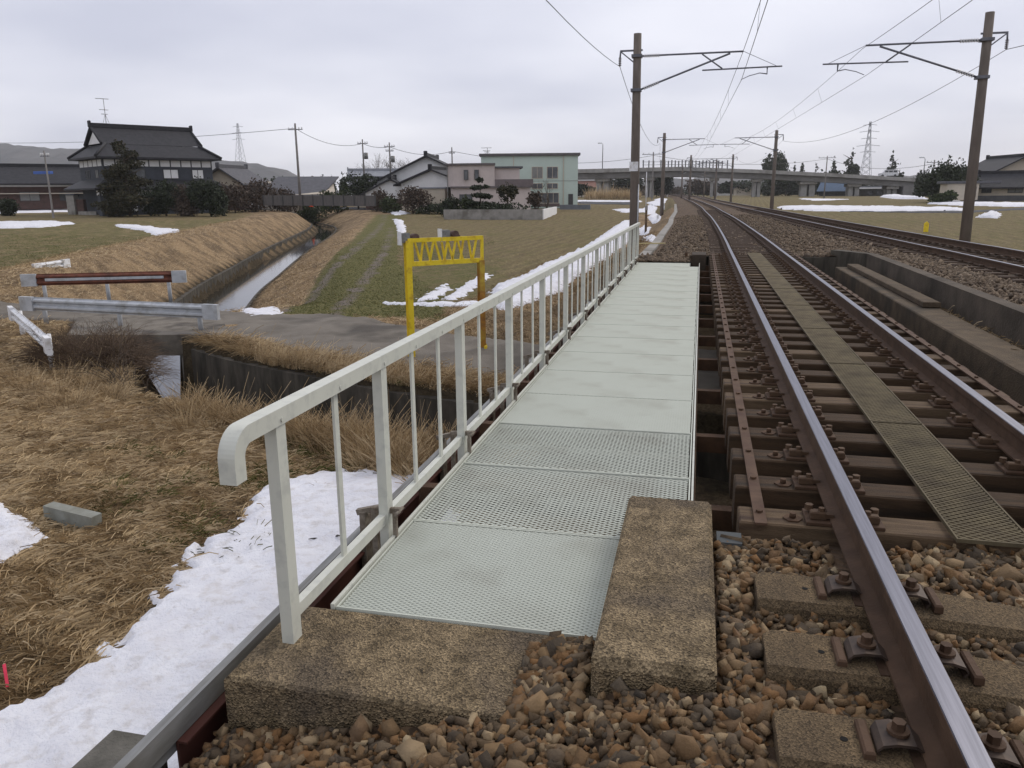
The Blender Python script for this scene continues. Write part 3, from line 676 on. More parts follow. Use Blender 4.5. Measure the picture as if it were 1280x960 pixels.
for cf, nm, y0, n_ in ((C1, 'near', YK, 80), (C2, 'right hand', 9.5, 100)):
    for k in range(n_):
        y = y0+.59*k
        lab = 'dark concrete sleeper half buried in ballast on the %s track beyond the bridge' % nm if nm == 'near' else 'dark concrete sleeper half buried in ballast on the right hand track'
        if ff is None: ff = simple_sleeper(float(cf(y)), y, lab, 'far sleepers of the near track'); o = ff
        else:
            o = ff.copy(); COL.objects.link(o); o.location = (float(cf(y)), y, -.245+(.02 if nm != 'near' else 0)); o['label'] = lab
            o['group'] = 'far sleepers of the near track' if nm == 'near' else 'sleepers of the right hand track'
        # follow the curve
        o.rotation_euler.z = -math.atan2(float(cf(y+3)-cf(y-3)), 6)

# ------------------------------------------------------------------ abutments, slab, curb
MB().box(-1.585, -.29, 2.17, 2.70, -.80, -.335, .012).box(-1.50, -.29, 2.18, 2.69, -3.4, -.80).build('concrete_slab', conc_agg, None, label='rough brown concrete block carrying the first railing post', cat='concrete block')
cb_ = MB()
rings = []
for y, i in ((2.28, .03), (2.31, 0), (3.74, 0), (3.79, .04)):
    rings.append([(-.285+i, y, -.75), (-.285+i, y, -.165-i), (-.27+i, y, -.15-i), (.10-i, y, -.15-i), (.12-i, y, -.17-i), (.12-i, y, -.75)])
cb_.loft(rings).build('concrete_curb', conc_agg, None, label='long rough concrete curb block between walkway and ballast', cat='concrete block')
MB().box(.12, 9.0, YA0-.35, YA0-.02, -4.2, -.42).box(-1.5, .10, YA0-.35, YA0, -4.2, -.76).build('near_abutment', conc_dark, None, label='dark near abutment under the ballast edge', cat='abutment')
MB().box(.14, .25, 3.38, 3.50, -.5, -.195).build('bearing_block', mat('blue_grey_block', (.07, .078, .08), (.06, .066, .068), 5, .8), None, label='small blue grey block between the curb and the timber sleepers', cat='block')
fa = thing('far_abutment', 'dark far abutment where the walkway and bridge end', 'abutment', (1, 20.4, -4))
MB().box(-1.75, -.17, YA1, YA1+.5, -4.2, -.262).box(-1.75, 4.0, YA1+.51, YA1+.6, -4.2, -.30).box(-.17, 4.0, YA1+.02, YA1+.3, -4.2, -.235).build('wall', conc_dark, fa)
bed('ballast_bed', lambda y: -1.74+0*y, lambda y: -.17+0*y, 19.30, YA1+.1, .12, lambda x, y, u: -.30+.05*ss((y-19.3)/.8)+.012*wob(x, y, .3, 4), 16, 'ballast shelf where the walkway meets the far bank')
MB().box(-1.74, -.17, 19.27, 19.33, -1.2, -.33).box(-1.74, -.17, 19.33, YA1+.01, -1.2, -.36).build('shelf_wall', conc_dark, fa)
MB().box(-.16, .18, YA1-.75, YA1+.25, -.9, -.14, .015).build('curb_block', mat('dark_curb', (.06, .045, .032), (.04, .03, .022), 8, .95, bump=.5), fa)
MB().box(.25, 2.4, YA1-.02, YA1+.12, -.45, -.2).build('ballast_stop', timber, fa)
MB().box(-.32, -.26, YA1-.3, YA1-.24, -.38, -.12).build('stub', steel_rust, fa)
# concrete pieces bottom left
lb = thing('retaining_block', 'grey concrete retaining block under the grey beam in the lower left corner', 'concrete block', (-1.8, 1.7, -1.6))
MB().box(-2.06, -1.84, -1.5, 2.14, -1.9, -.60, .01).build('back_wall', mat('grey_block_top', (.16, .15, .13), (.10, .095, .08), 8, .9, bump=.6, bscale=60), lb)
MB().box(-1.84, -1.66, -1.5, 2.02, -1.9, -.66, .03).build('front_wall', conc, lb)

# ------------------------------------------------------------------ right side of near track: ledge, pit, retaining wall
rw = thing('retaining_wall', 'long dark concrete retaining wall holding the right hand track ballast', 'wall', (3.85, 12, -4))
wy = [YA0-1.2, 6, 9.7, 14, 18.6, 19.3]
rings = [[(3.72, y, -4), (3.72, y, -.075), (3.92, y, -.075), (3.92, y, -4)] for y in wy]
MB().loft(rings).build('wall', mat('brown_stained_wall', (.10, .08, .06), (.06, .048, .036), 2.2, .95, bump=.6, bscale=25, c3=(.035, .028, .02), s3=.8), rw)
MB().prism([(3.72, 19.3), (3.92, 19.3), (3.35, 20.6), (3.1, 20.4)], -4, -.075).build('return_wall', conc_dark, rw)
lg = thing('concrete_ledge', 'long brown concrete ledge beside the right ends of the bridge sleepers', 'ledge', (3.3, 11, -3))
MB().box(3.05, 3.50, 2.6, 19.2, -1.5, -.37, .015).build('ledge', mat('ledge_concrete', (.115, .085, .054), (.07, .052, .034), 4, .95, bump=.7, bscale=40, c3=(.05, .04, .028), s3=1.1), lg)
MB().box(3.26, 3.499, 12.6, 19.0, -.366, -.28, .012).build('upstand', mat('ledge_concrete2', (.105, .078, .05), (.068, .05, .033), 4, .95, bump=.7, bscale=40), lg)

# ------------------------------------------------------------------ bridge girders
for xx, nm in ((.715, 'left'), (1.845, 'right')):
    g = MB(); g.box(xx-.16, xx+.16, YA0-.02, YA1+.02, -.46, -.43).box(xx-.012, xx+.012, YA0-.02, YA1+.02, -1.45, -.46).box(xx-.16, xx+.16, YA0-.02, YA1+.02, -1.48, -1.45)
    for k in range(11): g.box(xx-.14, xx+.14, 4.2+1.5*k, 4.22+1.5*k, -1.45, -.46)
    g.build('plate_girder', steel_rust, None, label='dark rusty plate girder under the %s rail of the bridge' % nm, cat='girder')
# timber bridge sleepers
TP = .462
def bridge_sleeper(y, lab):
    r = thing('bridge_sleeper', lab, 'sleeper', (1.28, y, -.43), 'timber sleepers on the bridge')
    MB().box(.245, 2.32, y-.10, y+.10, -.43, -.172, .008).build('timber', timber, r)
    for rx in (.7135, 1.8465):
        MB().box(rx-.17, rx+.17, y-.085, y+.085, -.172, -.1535, .003).build('tie_plate', rail_side, r)
        for s in (-1, 1):
            f_ = MB(); x0 = rx+s*.115
            f_.box(x0-.035, x0+.035, y-.055, y-.012, -.155, -.115, .006)
            f_.path([(x0-s*.015, y-.034, -.115), (x0-s*.015, y-.034, -.098)], .015, 6, smooth=False)
            f_.box(x0-.03, x0+.045, y-.02, y+.06, -.156, -.140, .004); f_.path([(x0+s*.03, y+.045, -.142), (x0+s*.03, y+.045, -.115)], .02, 6, smooth=False)
            f_.box(x0-s*.05-.02, x0-s*.05+.02, y-.05, y-.015, -.145, -.125)
            f_.build('rail_fastener', mat('rusted_fastener', (.062, .036, .02), (.10, .06, .034), 20, .8), r)
    MB().path([(.49, y-.02, -.172), (.49, y-.02, -.164)], .045, 6, smooth=False).path([(.49, y-.02, -.164), (.49, y-.02, -.14)], .015, 8).build('hook_bolt', steel_rust, r)
    return r
bs0 = None; ntie = 0; y = 3.68
TY = []
while y < YA1-.1:
    TY.append(y); ntie += 1
    lab = nth(ntie)+' timber sleeper of the bridge counting away from the viewer'
    if bs0 is None: bs0 = bridge_sleeper(y, lab); o = bs0
    else: o = dup(bs0, (1.28, y, -.43), lab)
    y += TP
random.seed(3)
for o in list(bpy.data.objects):                              # some timbers are paler and drier than others
    if o.name.startswith('timber') and o.parent and random.random() < .24:
        o.data = o.data.copy(); o.data.materials[0] = timber2
# longitudinal spacer strips
for x0, nm in ((.34, 'left'), (2.25, 'right')):
    g = MB().box(x0-.028, x0+.028, 3.55, YA1, -.170, -.158)
    gs = g.build('spacer_strip', mat('strip_rust', (.068, .039, .024), (.11, .066, .042), 12, .85, c3=(.06, .03, .02), s3=6), None, label='rusty flat steel strip bolted along the %s sleeper ends' % nm, cat='steel strip')
    for yy in TY: MB().path([(x0, yy, -.158), (x0, yy, -.146)], .016, 6, smooth=False).build('bolt_head', steel_rust, gs)

# expanded metal panel mesh
def expanded(wx, ly, LW, S, wd, tilt, th, diam=True):
    nx_ = int(round(wx/LW)); nyl = int(ly/S); v = []; f = []
    ct, st_ = math.cos(tilt), math.sin(tilt)
    for j in range(nyl):
        y0 = (j+.5)*S
        for i in range(nx_*2+1):
            x_ = i*LW/2
            yy = y0+(S/2 if (i+j) % 2 else -S/2)*.86
            # cross section rectangle width wd, tilted
            for a_, b_ in ((-1, -1), (1, -1), (1, 1), (-1, 1)):
                u_ = a_*wd/2; t_ = b_*th/2
                v.append((x_, yy+u_*ct-t_*st_, u_*st_+t_*ct))
        o = j*(nx_*2+1)*4
        for i in range(nx_*2):
            a_ = o+i*4; b2 = a_+4
            for k in range(4): f.append((a_+k, b2+k, b2+(k+1) % 4, a_+(k+1) % 4))
    v = np.array(v); v[:, 0] *= wx/(nx_*LW); return v, np.array(f)
DZ = -.325
def panel(x0, x1, y0, opened, lab, cache={}):
    wx = x1-x0; key = (round(wx, 2), opened); L = .912
    if key not in cache:
        v, f = expanded(wx-.03, L-.03, *((.050, .0145, .0118) if opened else (.036, .0110, .0106)), math.radians(-7 if opened else 52), .0022)
        v = v+np.array((.015, .015, -.008)); me = np_mesh('expanded_mesh', v, f.ravel(), 4, grat_paint)
        fb = MB()
        for a_, b_ in (((0, 0), (wx, 0)), ((0, L), (wx, L)), ((0, 0), (0, L)), ((wx, 0), (wx, L))):
            if a_[1] == b_[1]:
                yy = a_[1]+(.004 if a_[1] == 0 else -.004); fb.box(0, wx, yy-.004, yy+.004, -.045, -.002)
            else:
                s = .004 if a_[0] == 0 else -.004; fb.box(a_[0]+s-.004, a_[0]+s+.004, .008, L-.008, -.045, -.002)
        fb.box(.01, wx-.01, L*.5, L*.5+.006, -.05, -.016)
        me2 = bpy.data.meshes.new('panel_frame'); me2.from_pydata(fb.v, [], fb.f); me2.materials.append(grat_paint)
        cache[key] = (me, me2)
    r = link('deck_panel', cache[key][1], WALK); r.location = (x0+.7, y0-2.7, DZ+.4); r['label'] = lab
    link('mesh_sheet', cache[key][0], r); return r
WALK = thing('walkway', 'pale green expanded metal walkway deck along the railing', 'walkway', (-.7, 2.7, -.4))
for k in range(18):
    y0 = 2.70+.92*k
    x1 = -.29 if k == 0 else (-.02 if k < 17 else -.2)
    x1 = -.29 if k == 0 else (.015 if k < 17 else -.18)
    what = 'open looking expanded metal' if k in (1, 2) else 'pale green expanded metal'
    panel(-1.40, x1, y0, k in (1, 2), '%s walkway panel from the near slab, %s' % (nth(k+1), what))
# edge and support frame of the walkway
wf = WALK
MB().box(-1.425, -1.408, 2.70, 19.3, -.40, -.318).build('edge_angle', rail_paint, wf)
MB().box(.022, .034, 3.80, 19.2, -.40, -.318).build('edge_angle', rail_paint, wf)
MB().box(.04, .045, 3.8, 19.2, -.60, -.36).build('side_plate', steel_rust, wf)
for k in range(12):
    MB().box(-1.6, .30, 4.25+1.38*k, 4.33+1.38*k, -.52, -.40).build('cross_beam', steel_rust, wf)
# brown beam and grey channel running past the slab
bb = thing('walkway_beam', 'reddish brown steel beam with grey top running along the railing', 'beam', (-1.7, 8, -.8))
wbrown = mat('red_oxide_beam', (.105, .036, .026), (.075, .028, .02), 2, .7, c3=(.05, .025, .02), s3=3, stretch=(1, .4, 2))
MB().box(-1.70, -1.69, 2.03, 20.0, -.80, -.52).box(-1.70, -1.62, 2.03, 20.0, -.81, -.80).box(-1.70, -1.655, 2.03, 20.0, -.52, -.51).build('steel_beam', wbrown, bb)
MB().box(-1.80, -1.705, .7, 20.0, -.56, -.485, .004).box(-1.702, -1.69, .7, 20, -.505, -.415).build('grey_channel', galv, bb)

# ------------------------------------------------------------------ handrail
hr = thing('handrail', 'pale green painted steel railing along the left of the walkway', 'railing', (-1.47, 2.45, -.335))
HX, HZ = -1.465, .565
pts = [(HX, 2.17, HZ-.15), (HX, 2.17, HZ-.075)]+[(HX, 2.245-.075*math.cos(a_), HZ-.075+.075*math.sin(a_)) for a_ in np.linspace(.15, 1.57, 11)]+[(HX, 19.95, HZ)]
# rectangular tube swept
w2, h2 = .031, .031
mb = MB(); rings = []
for i, p in enumerate(pts):
    a = Vector(pts[max(i-1, 0)]); b = Vector(pts[min(i+1, len(pts)-1)]); d = (b-a).normalized(); nrm = Vector((0, -d.z, d.y))
    rings.append([tuple(Vector(p)+Vector((sx*w2, 0, 0))+nrm*(sz*h2)) for sx, sz in ((-1, -1), (1, -1), (1, 1), (-1, 1))])
mb.loft(rings).build('top_rail', rail_paint, hr)
PYS = [2.45, 3.42, 4.74, 6.1, 7.5, 8.9, 10.3, 11.7, 13.1, 14.5, 15.9, 17.3, 18.6, 19.7]
for k, y in enumerate(PYS):
    z0 = -.335 if k == 0 else -.47
    MB().box(HX-.024, HX+.024, y-.033, y+.033, z0, HZ-h2).build('post', rail_paint, hr)
    nx_ = PYS[k+1] if k+1 < len(PYS) else None
    if nx_:
        MB().bar((HX-.005, y+.034, -.235), (HX-.005, nx_-.034, -.235), .035, .05).build('bottom_rail', rail_paint, hr)
        nb = 1 if k == 0 else 2
        for j in range(nb):
            yy = y+(nx_-y)*(j+1)/(nb+1)
            MB().box(HX-.006, HX+.006, yy-.019, yy+.019, -.21, HZ-h2).build('baluster', rail_paint, hr)
            MB().path([(HX+w2, yy, HZ-.012), (HX+w2+.004, yy, HZ-.012)], .009, 8).build('screw', rail_paint, hr)
    MB().path([(HX+w2, y, HZ-.012), (HX+w2+.004, y, HZ-.012)], .009, 8).build('screw', rail_paint, hr)
    if k > 0:                                                # clamp bracket tying post to the beam
        c_ = MB(); c_.bar((HX-.075, y+.0, -.205), (HX+.075, y+.0, -.195), .022, .028).bar((HX+.055, y-.02, -.20), (HX+.055, y-.02, -.33), .02, .02).bar((HX-.07, y+.02, -.20), (HX-.07, y+.02, -.5), .028, .028)
        c_.path([(HX+.07, y-.05, -.2), (HX+.07, y+.05, -.2)], .009, 6)
        c_.build('clamp', bronze, hr)
        c_ = MB().bar((-1.66, y+.16, -.29), (-1.66, y+.16, -.75), .03, .05).bar((-1.66, y+.22, -.33), (-1.66, y+.22, -.70), .012, .04).bar((-1.56, y+.17, -.262), (-1.70, y+.17, -.30), .03, .03)
        c_.build('bracket', bronze, hr)

# brown grating strip between the rails
def strip_panel(y0, y1, lab, cache={}):
    x0, wx, L = 1.155, .315, y1-y0
    r = thing('grating_panel', lab, 'grating', (x0, y0, -.15), 'brown grating panels between the rails')
    if 'm' not in cache:
        v, f = expanded(wx-.02, L-.02, .052, .018, .0085, math.radians(28), .0035)
        me = np_mesh('expanded_mesh', v+np.array((.01, .01, 0)), f.ravel(), 4, mat('brown_olive_steel', (.13, .105, .06), (.08, .064, .038), 6, .8, c3=(.055, .042, .026), s3=2))
        fb = MB()
        for q_ in ((0, .008, 0, L), (wx-.008, wx, 0, L), (.008, wx-.008, 0, .006), (.008, wx-.008, L-.006, L)): fb.box(*q_, -.012, .006)
        me2 = bpy.data.meshes.new('panel_frame'); me2.from_pydata(fb.v, [], fb.f); me2.materials.append(MATS['brown_olive_steel']); cache['m'] = (me, me2)
    link('mesh_sheet', cache['m'][0], r); link('panel_frame', cache['m'][1], r)
L = (20.3-3.52)/9
for k in range(9):
    strip_panel(3.52+L*k, 3.52+L*(k+1)-.01, '%s brown expanded metal grating from the near end between the rails' % nth(k+1))

# ------------------------------------------------------------------ ballast stones
ico_v = []; t_ = (1+5**.5)/2
for a_, b_ in ((1, t_), (-1, t_), (1, -t_), (-1, -t_)): ico_v += [(0, a_, b_), (a_, b_, 0), (b_, 0, a_)]
ico_v = np.array(ico_v, float); ico_v /= np.linalg.norm(ico_v[0])
ico_f = []
for i in range(12):
    for j in range(i+1, 12):
        for k in range(j+1, 12):
            e1 = np.linalg.norm(ico_v[i]-ico_v[j]); e2 = np.linalg.norm(ico_v[j]-ico_v[k]); e3 = np.linalg.norm(ico_v[i]-ico_v[k])
            if max(e1, e2, e3) < 1.1:
                nrm = np.cross(ico_v[j]-ico_v[i], ico_v[k]-ico_v[i]); ico_f.append((i, j, k) if nrm@ico_v[i] > 0 else (i, k, j))
ico_f = np.array(ico_f)
def scatter_blocks(name, pts, size, m, lab, seed=1, var=.33):
    r = np.random.default_rng(seed); n = len(pts)
    B = np.array([(x, y, z) for z in (-1, 1) for y in (-1, 1) for x in (-1, 1)], float)*.74
    V = np.repeat(B[None], n, 0)*(1+r.uniform(-.55, .38, (n, 8, 3)))
    V = V*(size*np.exp(r.normal(0, var, (n, 1, 1)))*np.stack([r.uniform(.85, 1.6, n), r.uniform(.6, 1.05, n), r.uniform(.45, .85, n)], -1)[:, None, :])
    q0 = r.normal(0, 1, (n, 3, 3)); q0, _ = np.linalg.qr(q0)
    V = np.einsum('nkj,nij->nki', V, q0)+pts[:, None, :]
    T = np.array([(0, 2, 3), (0, 3, 1), (4, 5, 7), (4, 7, 6), (0, 1, 5), (0, 5, 4), (2, 6, 7), (2, 7, 3), (0, 4, 6), (0, 6, 2), (1, 3, 7), (1, 7, 5)])
    Fc = (T[None]+8*np.arange(n)[:, None, None]).reshape(-1)
    return link(name, np_mesh(name, V.reshape(-1, 3), Fc, 3, m, tint=np.repeat(r.beta(1.2, 1.25, n), 8)), kind='stuff', label=lab)
def scatter_stones(name, pts, size, m, lab, seed=1, flat=.72, var=.33):
    sel = np.random.default_rng(seed+99).uniform(0, 1, len(pts)) < .62
    scatter_blocks(name, pts[sel], size*1.02, m, lab, seed+50, var); pts = pts[~sel]
    r = np.random.default_rng(seed); n = len(pts)
    q0 = r.normal(0, 1, (n, 3, 3)); q0, _ = np.linalg.qr(q0)
    V = np.einsum('kj,nij->nki', ico_v, q0)
    V = V/(np.sum(np.abs(V)**5, -1, keepdims=True)**.2)*.92
    V = V*(1+r.uniform(-.34, .16, (n, 12, 1)))
    V = np.sign(V)*np.abs(V)**1.0
    sc = size*np.exp(r.normal(0, var, (n, 1, 1)))*np.stack([r.uniform(.8, 1.35, n), r.uniform(.7, 1.05, n), r.uniform(.5, .85, n)*flat/.72], -1)[:, None, :]
    V = V*sc
    a = r.uniform(0, 2*PI, n); b = r.normal(0, .5, n); c = r.normal(0, .5, n)
    ca, sa, cb2, sb2, cc, sc2 = np.cos(a), np.sin(a), np.cos(b), np.sin(b), np.cos(c), np.sin(c)
    Rz = np.zeros((n, 3, 3)); Rz[:, 0, 0] = ca; Rz[:, 0, 1] = -sa; Rz[:, 1, 0] = sa; Rz[:, 1, 1] = ca; Rz[:, 2, 2] = 1
    Rx = np.zeros((n, 3, 3)); Rx[:, 0, 0] = 1; Rx[:, 1, 1] = cb2; Rx[:, 1, 2] = -sb2; Rx[:, 2, 1] = sb2; Rx[:, 2, 2] = cb2
    Ry = np.zeros((n, 3, 3)); Ry[:, 1, 1] = 1; Ry[:, 0, 0] = cc; Ry[:, 0, 2] = sc2; Ry[:, 2, 0] = -sc2; Ry[:, 2, 2] = cc
    V = np.einsum('nij,nkj->nki', Rz@Rx@Ry, V)+pts[:, None, :]
    Fc = (ico_f[None]+12*np.arange(n)[:, None, None]).reshape(-1)
    tint = np.repeat(np.clip(r.beta(1.2, 1.25, n), 0, 1), 12)
    return link(name, np_mesh(name, V.reshape(-1, 3), Fc, 3, m, tint=tint), kind='stuff', label=lab)
r = RNG
def free(x, y, pad=.0):
    ok = np.ones(x.shape, bool)
    for sy in sl_y: ok &= ~((np.abs(y-sy) < .125+pad) & (x > .265) & (x < 2.29) & (r.uniform(0, 1, x.shape) > .03))
    for rx in (.7135, 1.8465): ok &= ~(np.abs(x-rx) < .085)
    ok &= ~((x > -1.60) & (x < -.27) & (y > 2.14) & (y < 2.72) & ~((x > -.62+.5*(2.75-y)*0) & (y < 2.62) & (x > -.55) ))
    ok &= ~((x > -.31) & (x < .14) & (y > 2.25))
    ok &= ~((x < -.25) & (y > 2.72))
    ok &= ~((y > 3.50)&(x<1.0))
    return ok
n = 50000; x = r.uniform(-1.62, 3.4, n); y = .7+(3.6-.7)*r.uniform(0, 1, n)**1.0
# heap rising onto the slab corner next to the curb
ok = free(x, y)
x = x[ok]; y = y[ok]
z = near_z(x, y)+r.uniform(-.016, .022, len(x))
heap = (x > -.75) & (x < -.28) & (y > 1.7) & (y < 2.66)
z = np.where(heap, np.maximum(z, -.345+.05*ss((x+.62)/.3)-.03*ss((2.2-y)/.4)), z)
scatter_stones('ballast', np.stack([x, y, z], -1), .0185, stone_m, 'loose rust brown ballast stones around the foreground sleepers', 5)
n = 16000; x = r.uniform(3.95, 8.2, n); y = r.uniform(6, 20.5, n); ok = (np.abs(x-(C2(y)-.5665)) > .09) & (np.abs(x-(C2(y)+.5665)) > .09)
x = x[ok]; y = y[ok]; z = -.215+.03*np.exp(-((x-4.7)/.4)**2)-ss((x-C2(y)-1.5)/1.3)*.35
scatter_stones('ballast', np.stack([x, y, z], -1), .029, stone_far, 'grey brown ballast beside and between the right hand rails', 6)
n = 26000; y = 20.3+34*r.uniform(0, 1, n)**1.5; u_ = r.uniform(0, 1, n); x = (C1(y)-2.4)*(1-u_)+(C2(y)+2.4)*u_
xs_ = r.uniform(-1.7, -.2, 1500); ys_ = r.uniform(19.36, 20.3, 1500)
scatter_stones('ballast', np.stack([xs_, ys_, -.295+.05*ss((ys_-19.3)/.8)], -1), .027, stone_far, 'ballast stones at the far end of the walkway', 12)
ok = np.ones(n, bool)
for cf in (C1, C2):
    for s in (-1, 1): ok &= np.abs(x-cf(y)-s*.5665) > .09
x = x[ok]; y = y[ok]; z = far_z(x, y, None)+.012
scatter_stones('ballast', np.stack([x, y, z], -1), .03, stone_far, 'grey brown ballast on the line beyond the bridge', 7)

# ------------------------------------------------------------------ grass
def blades(name, x, y, L, wd, flop, lab, m, seed=0, z=None, head=None, spread=.5, tintmu=.5, segs=3):
    r = np.random.default_rng(seed); n = len(x)
    L = L*np.exp(r.normal(0, .35, n)); a = (r.uniform(0, 2*PI, n) if head is None else head+r.normal(0, spread, n))
    el = np.clip(flop+r.normal(0, .25, n), .05, 1.5)          # start elevation
    z = ter(x, y) if z is None else z
    px, py, pz = x.copy(), y.copy(), z-.01
    vs = []; th = el
    side = np.stack([-np.sin(a), np.cos(a)], -1)
    for k in range(segs+1):
        wk = wd*(1-.8*k/segs)
        for s in (-1, 1): vs.append(np.stack([px+side[:, 0]*wk*s/2, py+side[:, 1]*wk*s/2, pz+(.004*s if k else 0)], -1))
        st = L/segs; px = px+np.cos(a)*np.cos(th)*st; py = py+np.sin(a)*np.cos(th)*st; pz = pz+np.sin(th)*st
        pz = np.maximum(pz, z+.004); th = th-r.uniform(.15, .55, n)*(1.1 if flop < 1 else .5)
    V = np.stack(vs, 1).reshape(-1, 3); nv = 2*(segs+1)
    f = np.array([(2*k, 2*k+1, 2*k+3, 2*k+2) for k in range(segs)])
    Fc = (f[None]+nv*np.arange(n)[:, None, None]).reshape(-1)
    patchy = .5+.5*wob(x, y, 1.2, 15)
    tint = np.repeat(np.clip(r.normal(tintmu, .24, n)+.5*(patchy-.5)+.3*wob(x, y, .35, 19, 2), 0, 1), nv)
    return link(name, np_mesh(name, V, Fc, 4, m, tint=tint), kind='stuff', label=lab)
def clear(x, y, pad=0.0):
    ok = np.ones(x.shape, bool)
    for p in SNOWP: ok &= inpoly(x, y, p) < .02-pad
    ok &= inpoly(x, y, RP) < -.02
    return ok
def band(n, ymin, ymax, px0, px1, pw=1.0):
    """points over the ground between two pixel columns, denser near the viewer"""
    y = ymin*(ymax/ymin)**(r.uniform(0, 1, n)**pw)
    xa = np.array([PY(px0, 500, 1.0)[0]]); xb = np.array([PY(px1, 500, 1.0)[0]])
    return xa[0]*y+(xb[0]-xa[0])*y*r.uniform(0, 1, n), y
x, y = band(210000, 2.6, 16.5, -60, 560)
dd, sd_, ny_ = dist_poly(x, y, STREAM)
ok = clear(x, y) & (x < -1.9) & (ter(x, y) > -2.05) & ~((sd_ > 0) & (ny_ < 15.5) & (x > -10.3)) & ~((x > -2.9) & (y < 6.5))
dk = np.exp(-((x+3.9)/.7)**2-((y-4.8)/2.0)**2); ok &= r.uniform(0, 1, x.shape) > dk*.55
gap = wob(x, y, .8, 17, 2) > -.42; ok &= gap | (r.uniform(0, 1, x.shape) < .35)
x = x[ok]; y = y[ok]
hd = 1.0*wob(x, y, 2.5, 33, 2)*PI
blades('dry_grass', x, y, .15, .0045, .10, 'flattened straw coloured dry grass on the near bank', gw, 1, head=hd, spread=1.5, tintmu=.66)
# upright tufts: stream bank near the walkway, on top of the road side wall, round the guardrail
def tufts(name, spots, lab, seed, L=.35, per=40, rad=.10, m=gw, tm=.6, flop=1.2, wd=.006, zz=None):
    r = np.random.default_rng(seed); xs = []; ys = []; hd = []
    for (sx, sy) in spots:
        n = int(per*r.uniform(.6, 1.4)); a = r.uniform(0, 2*PI, n); q = rad*np.sqrt(r.uniform(0, 1, n))
        xs.append(sx+np.cos(a)*q); ys.append(sy+np.sin(a)*q); hd.append(a)
    x = np.concatenate(xs); y = np.concatenate(ys)
    return blades(name, x, y, L, wd, flop, lab, m, seed, head=np.concatenate(hd), spread=.4, tintmu=tm, z=None if zz is None else np.full(len(x), zz))
sp = []
for k in range(150):
    t = r.uniform(); px = 320+230*t+r.normal(0, 8); py = 520+75*t**1.1+r.normal(0, 12); sp.append(G(px, py))
for k in range(130):
    t = r.uniform(); sp.append((-7.0+5.1*t+r.normal(0, .15), 9.8-1.4*t+r.normal(0, .28)))
sp = [q_ for q_ in sp if dist_poly(np.array([q_[0]]), np.array([q_[1]]), STREAM)[0][0] > .75]
tufts('dry_grass', sp, 'upright straw tufts on the stream bank below the railing', 2, L=.28, per=60, rad=.17, tm=.68)
dnp = [p for p in dn2 if p[0] < -1.6]
sp = []
for k in range(300):
    i = r.uniform(0, len(dnp)-1.01); a = dnp[int(i)]; b = dnp[int(i)+1]; p = a+(b-a)*(i-int(i)); t = (b-a)/np.linalg.norm(b-a); n_ = np.array((-t[1], t[0]))
    q = p+n_*(HW+.30+abs(r.normal(0, .5)));
    if inpoly(np.array([q[0]]), np.array([q[1]]), RP)[0] < .05: sp.append(tuple(q))
tufts('dry_grass', sp, 'dry brown grass hanging along the top of the road side wall', 3, L=.22, per=60, rad=.2, tm=.62, flop=.8)
sp = [G(r.uniform(70, 175), r.uniform(425, 470)) for _ in range(34)]+[G(r.uniform(20, 150), r.uniform(470, 512)) for _ in range(24)]
tufts('dry_grass', sp, 'tall dry grass around the white and grey guardrails', 4, L=.22, per=55, rad=.2, tm=.55)
sp = [G(r.uniform(330, 520), r.uniform(540, 600)) for _ in range(40)]+[G(r.uniform(120, 330), r.uniform(560, 690)) for _ in range(26)]
tufts('green_grass', sp, 'small green grass tufts among the dry grass near the snow', 5, L=.09, per=45, rad=.18, m=gg, tm=.35, flop=.9, wd=.005)
# levee and green verge at middle distance
x, y = band(90000, 15, 62, -20, 600, .8)
dd, sd_, ny_ = dist_poly(x, y, STREAM); ok = clear(x, y) & (dd > HW+.5) & (dd < 7.8) & (x < C1(y)-4.5)
vg = inpoly(x, y, verge)
x_, y_ = x[ok & (vg < 0)], y[ok & (vg < 0)]
blades('dry_grass', x_, y_, .16, .012, .5, 'straw coloured grass on the levees of the stream', gw, 6, tintmu=.75, segs=2)
x, y = band(60000, 15, 50, 0, 620, .8); ok = clear(x, y) & (x < C1(y)-4.6) & ((inpoly(x, y, verge) > .1) | ((dist_poly(x, y, STREAM)[0] > 8) & (x < -12)))
blades('green_grass', x[ok], y[ok], .07, .011, .8, 'short green winter grass on the path verge and field', gg, 7, tintmu=.40, segs=2)
x = r.uniform(-6.5, -1.7, 26000); y = r.uniform(11, 36, 26000); ok = clear(x, y) & (x < C1(y)-3.0)
blades('dry_grass', x[ok], y[ok], .12, .009, .7, 'dark brown weeds on the far embankment beside the walkway', gw, 8, tintmu=.3, segs=2)
x = r.uniform(3.51, 3.71, 5000); y = r.uniform(4, 19, 5000)
MB().box(3.502, 3.718, YA0-.3, 19.2, -1.2, -.52).build('soil_fill', mat('dark_soil', (.035, .028, .02), (.06, .045, .03), 5, .95, bump=.5), None, kind='structure', label='dark weedy soil between the ledge and the retaining wall')
blades('dry_grass', x, y, .13, .008, .8, 'dead brown weeds between the ledge and the retaining wall', gw, 9, tintmu=.22, z=np.full(5000, -.52))
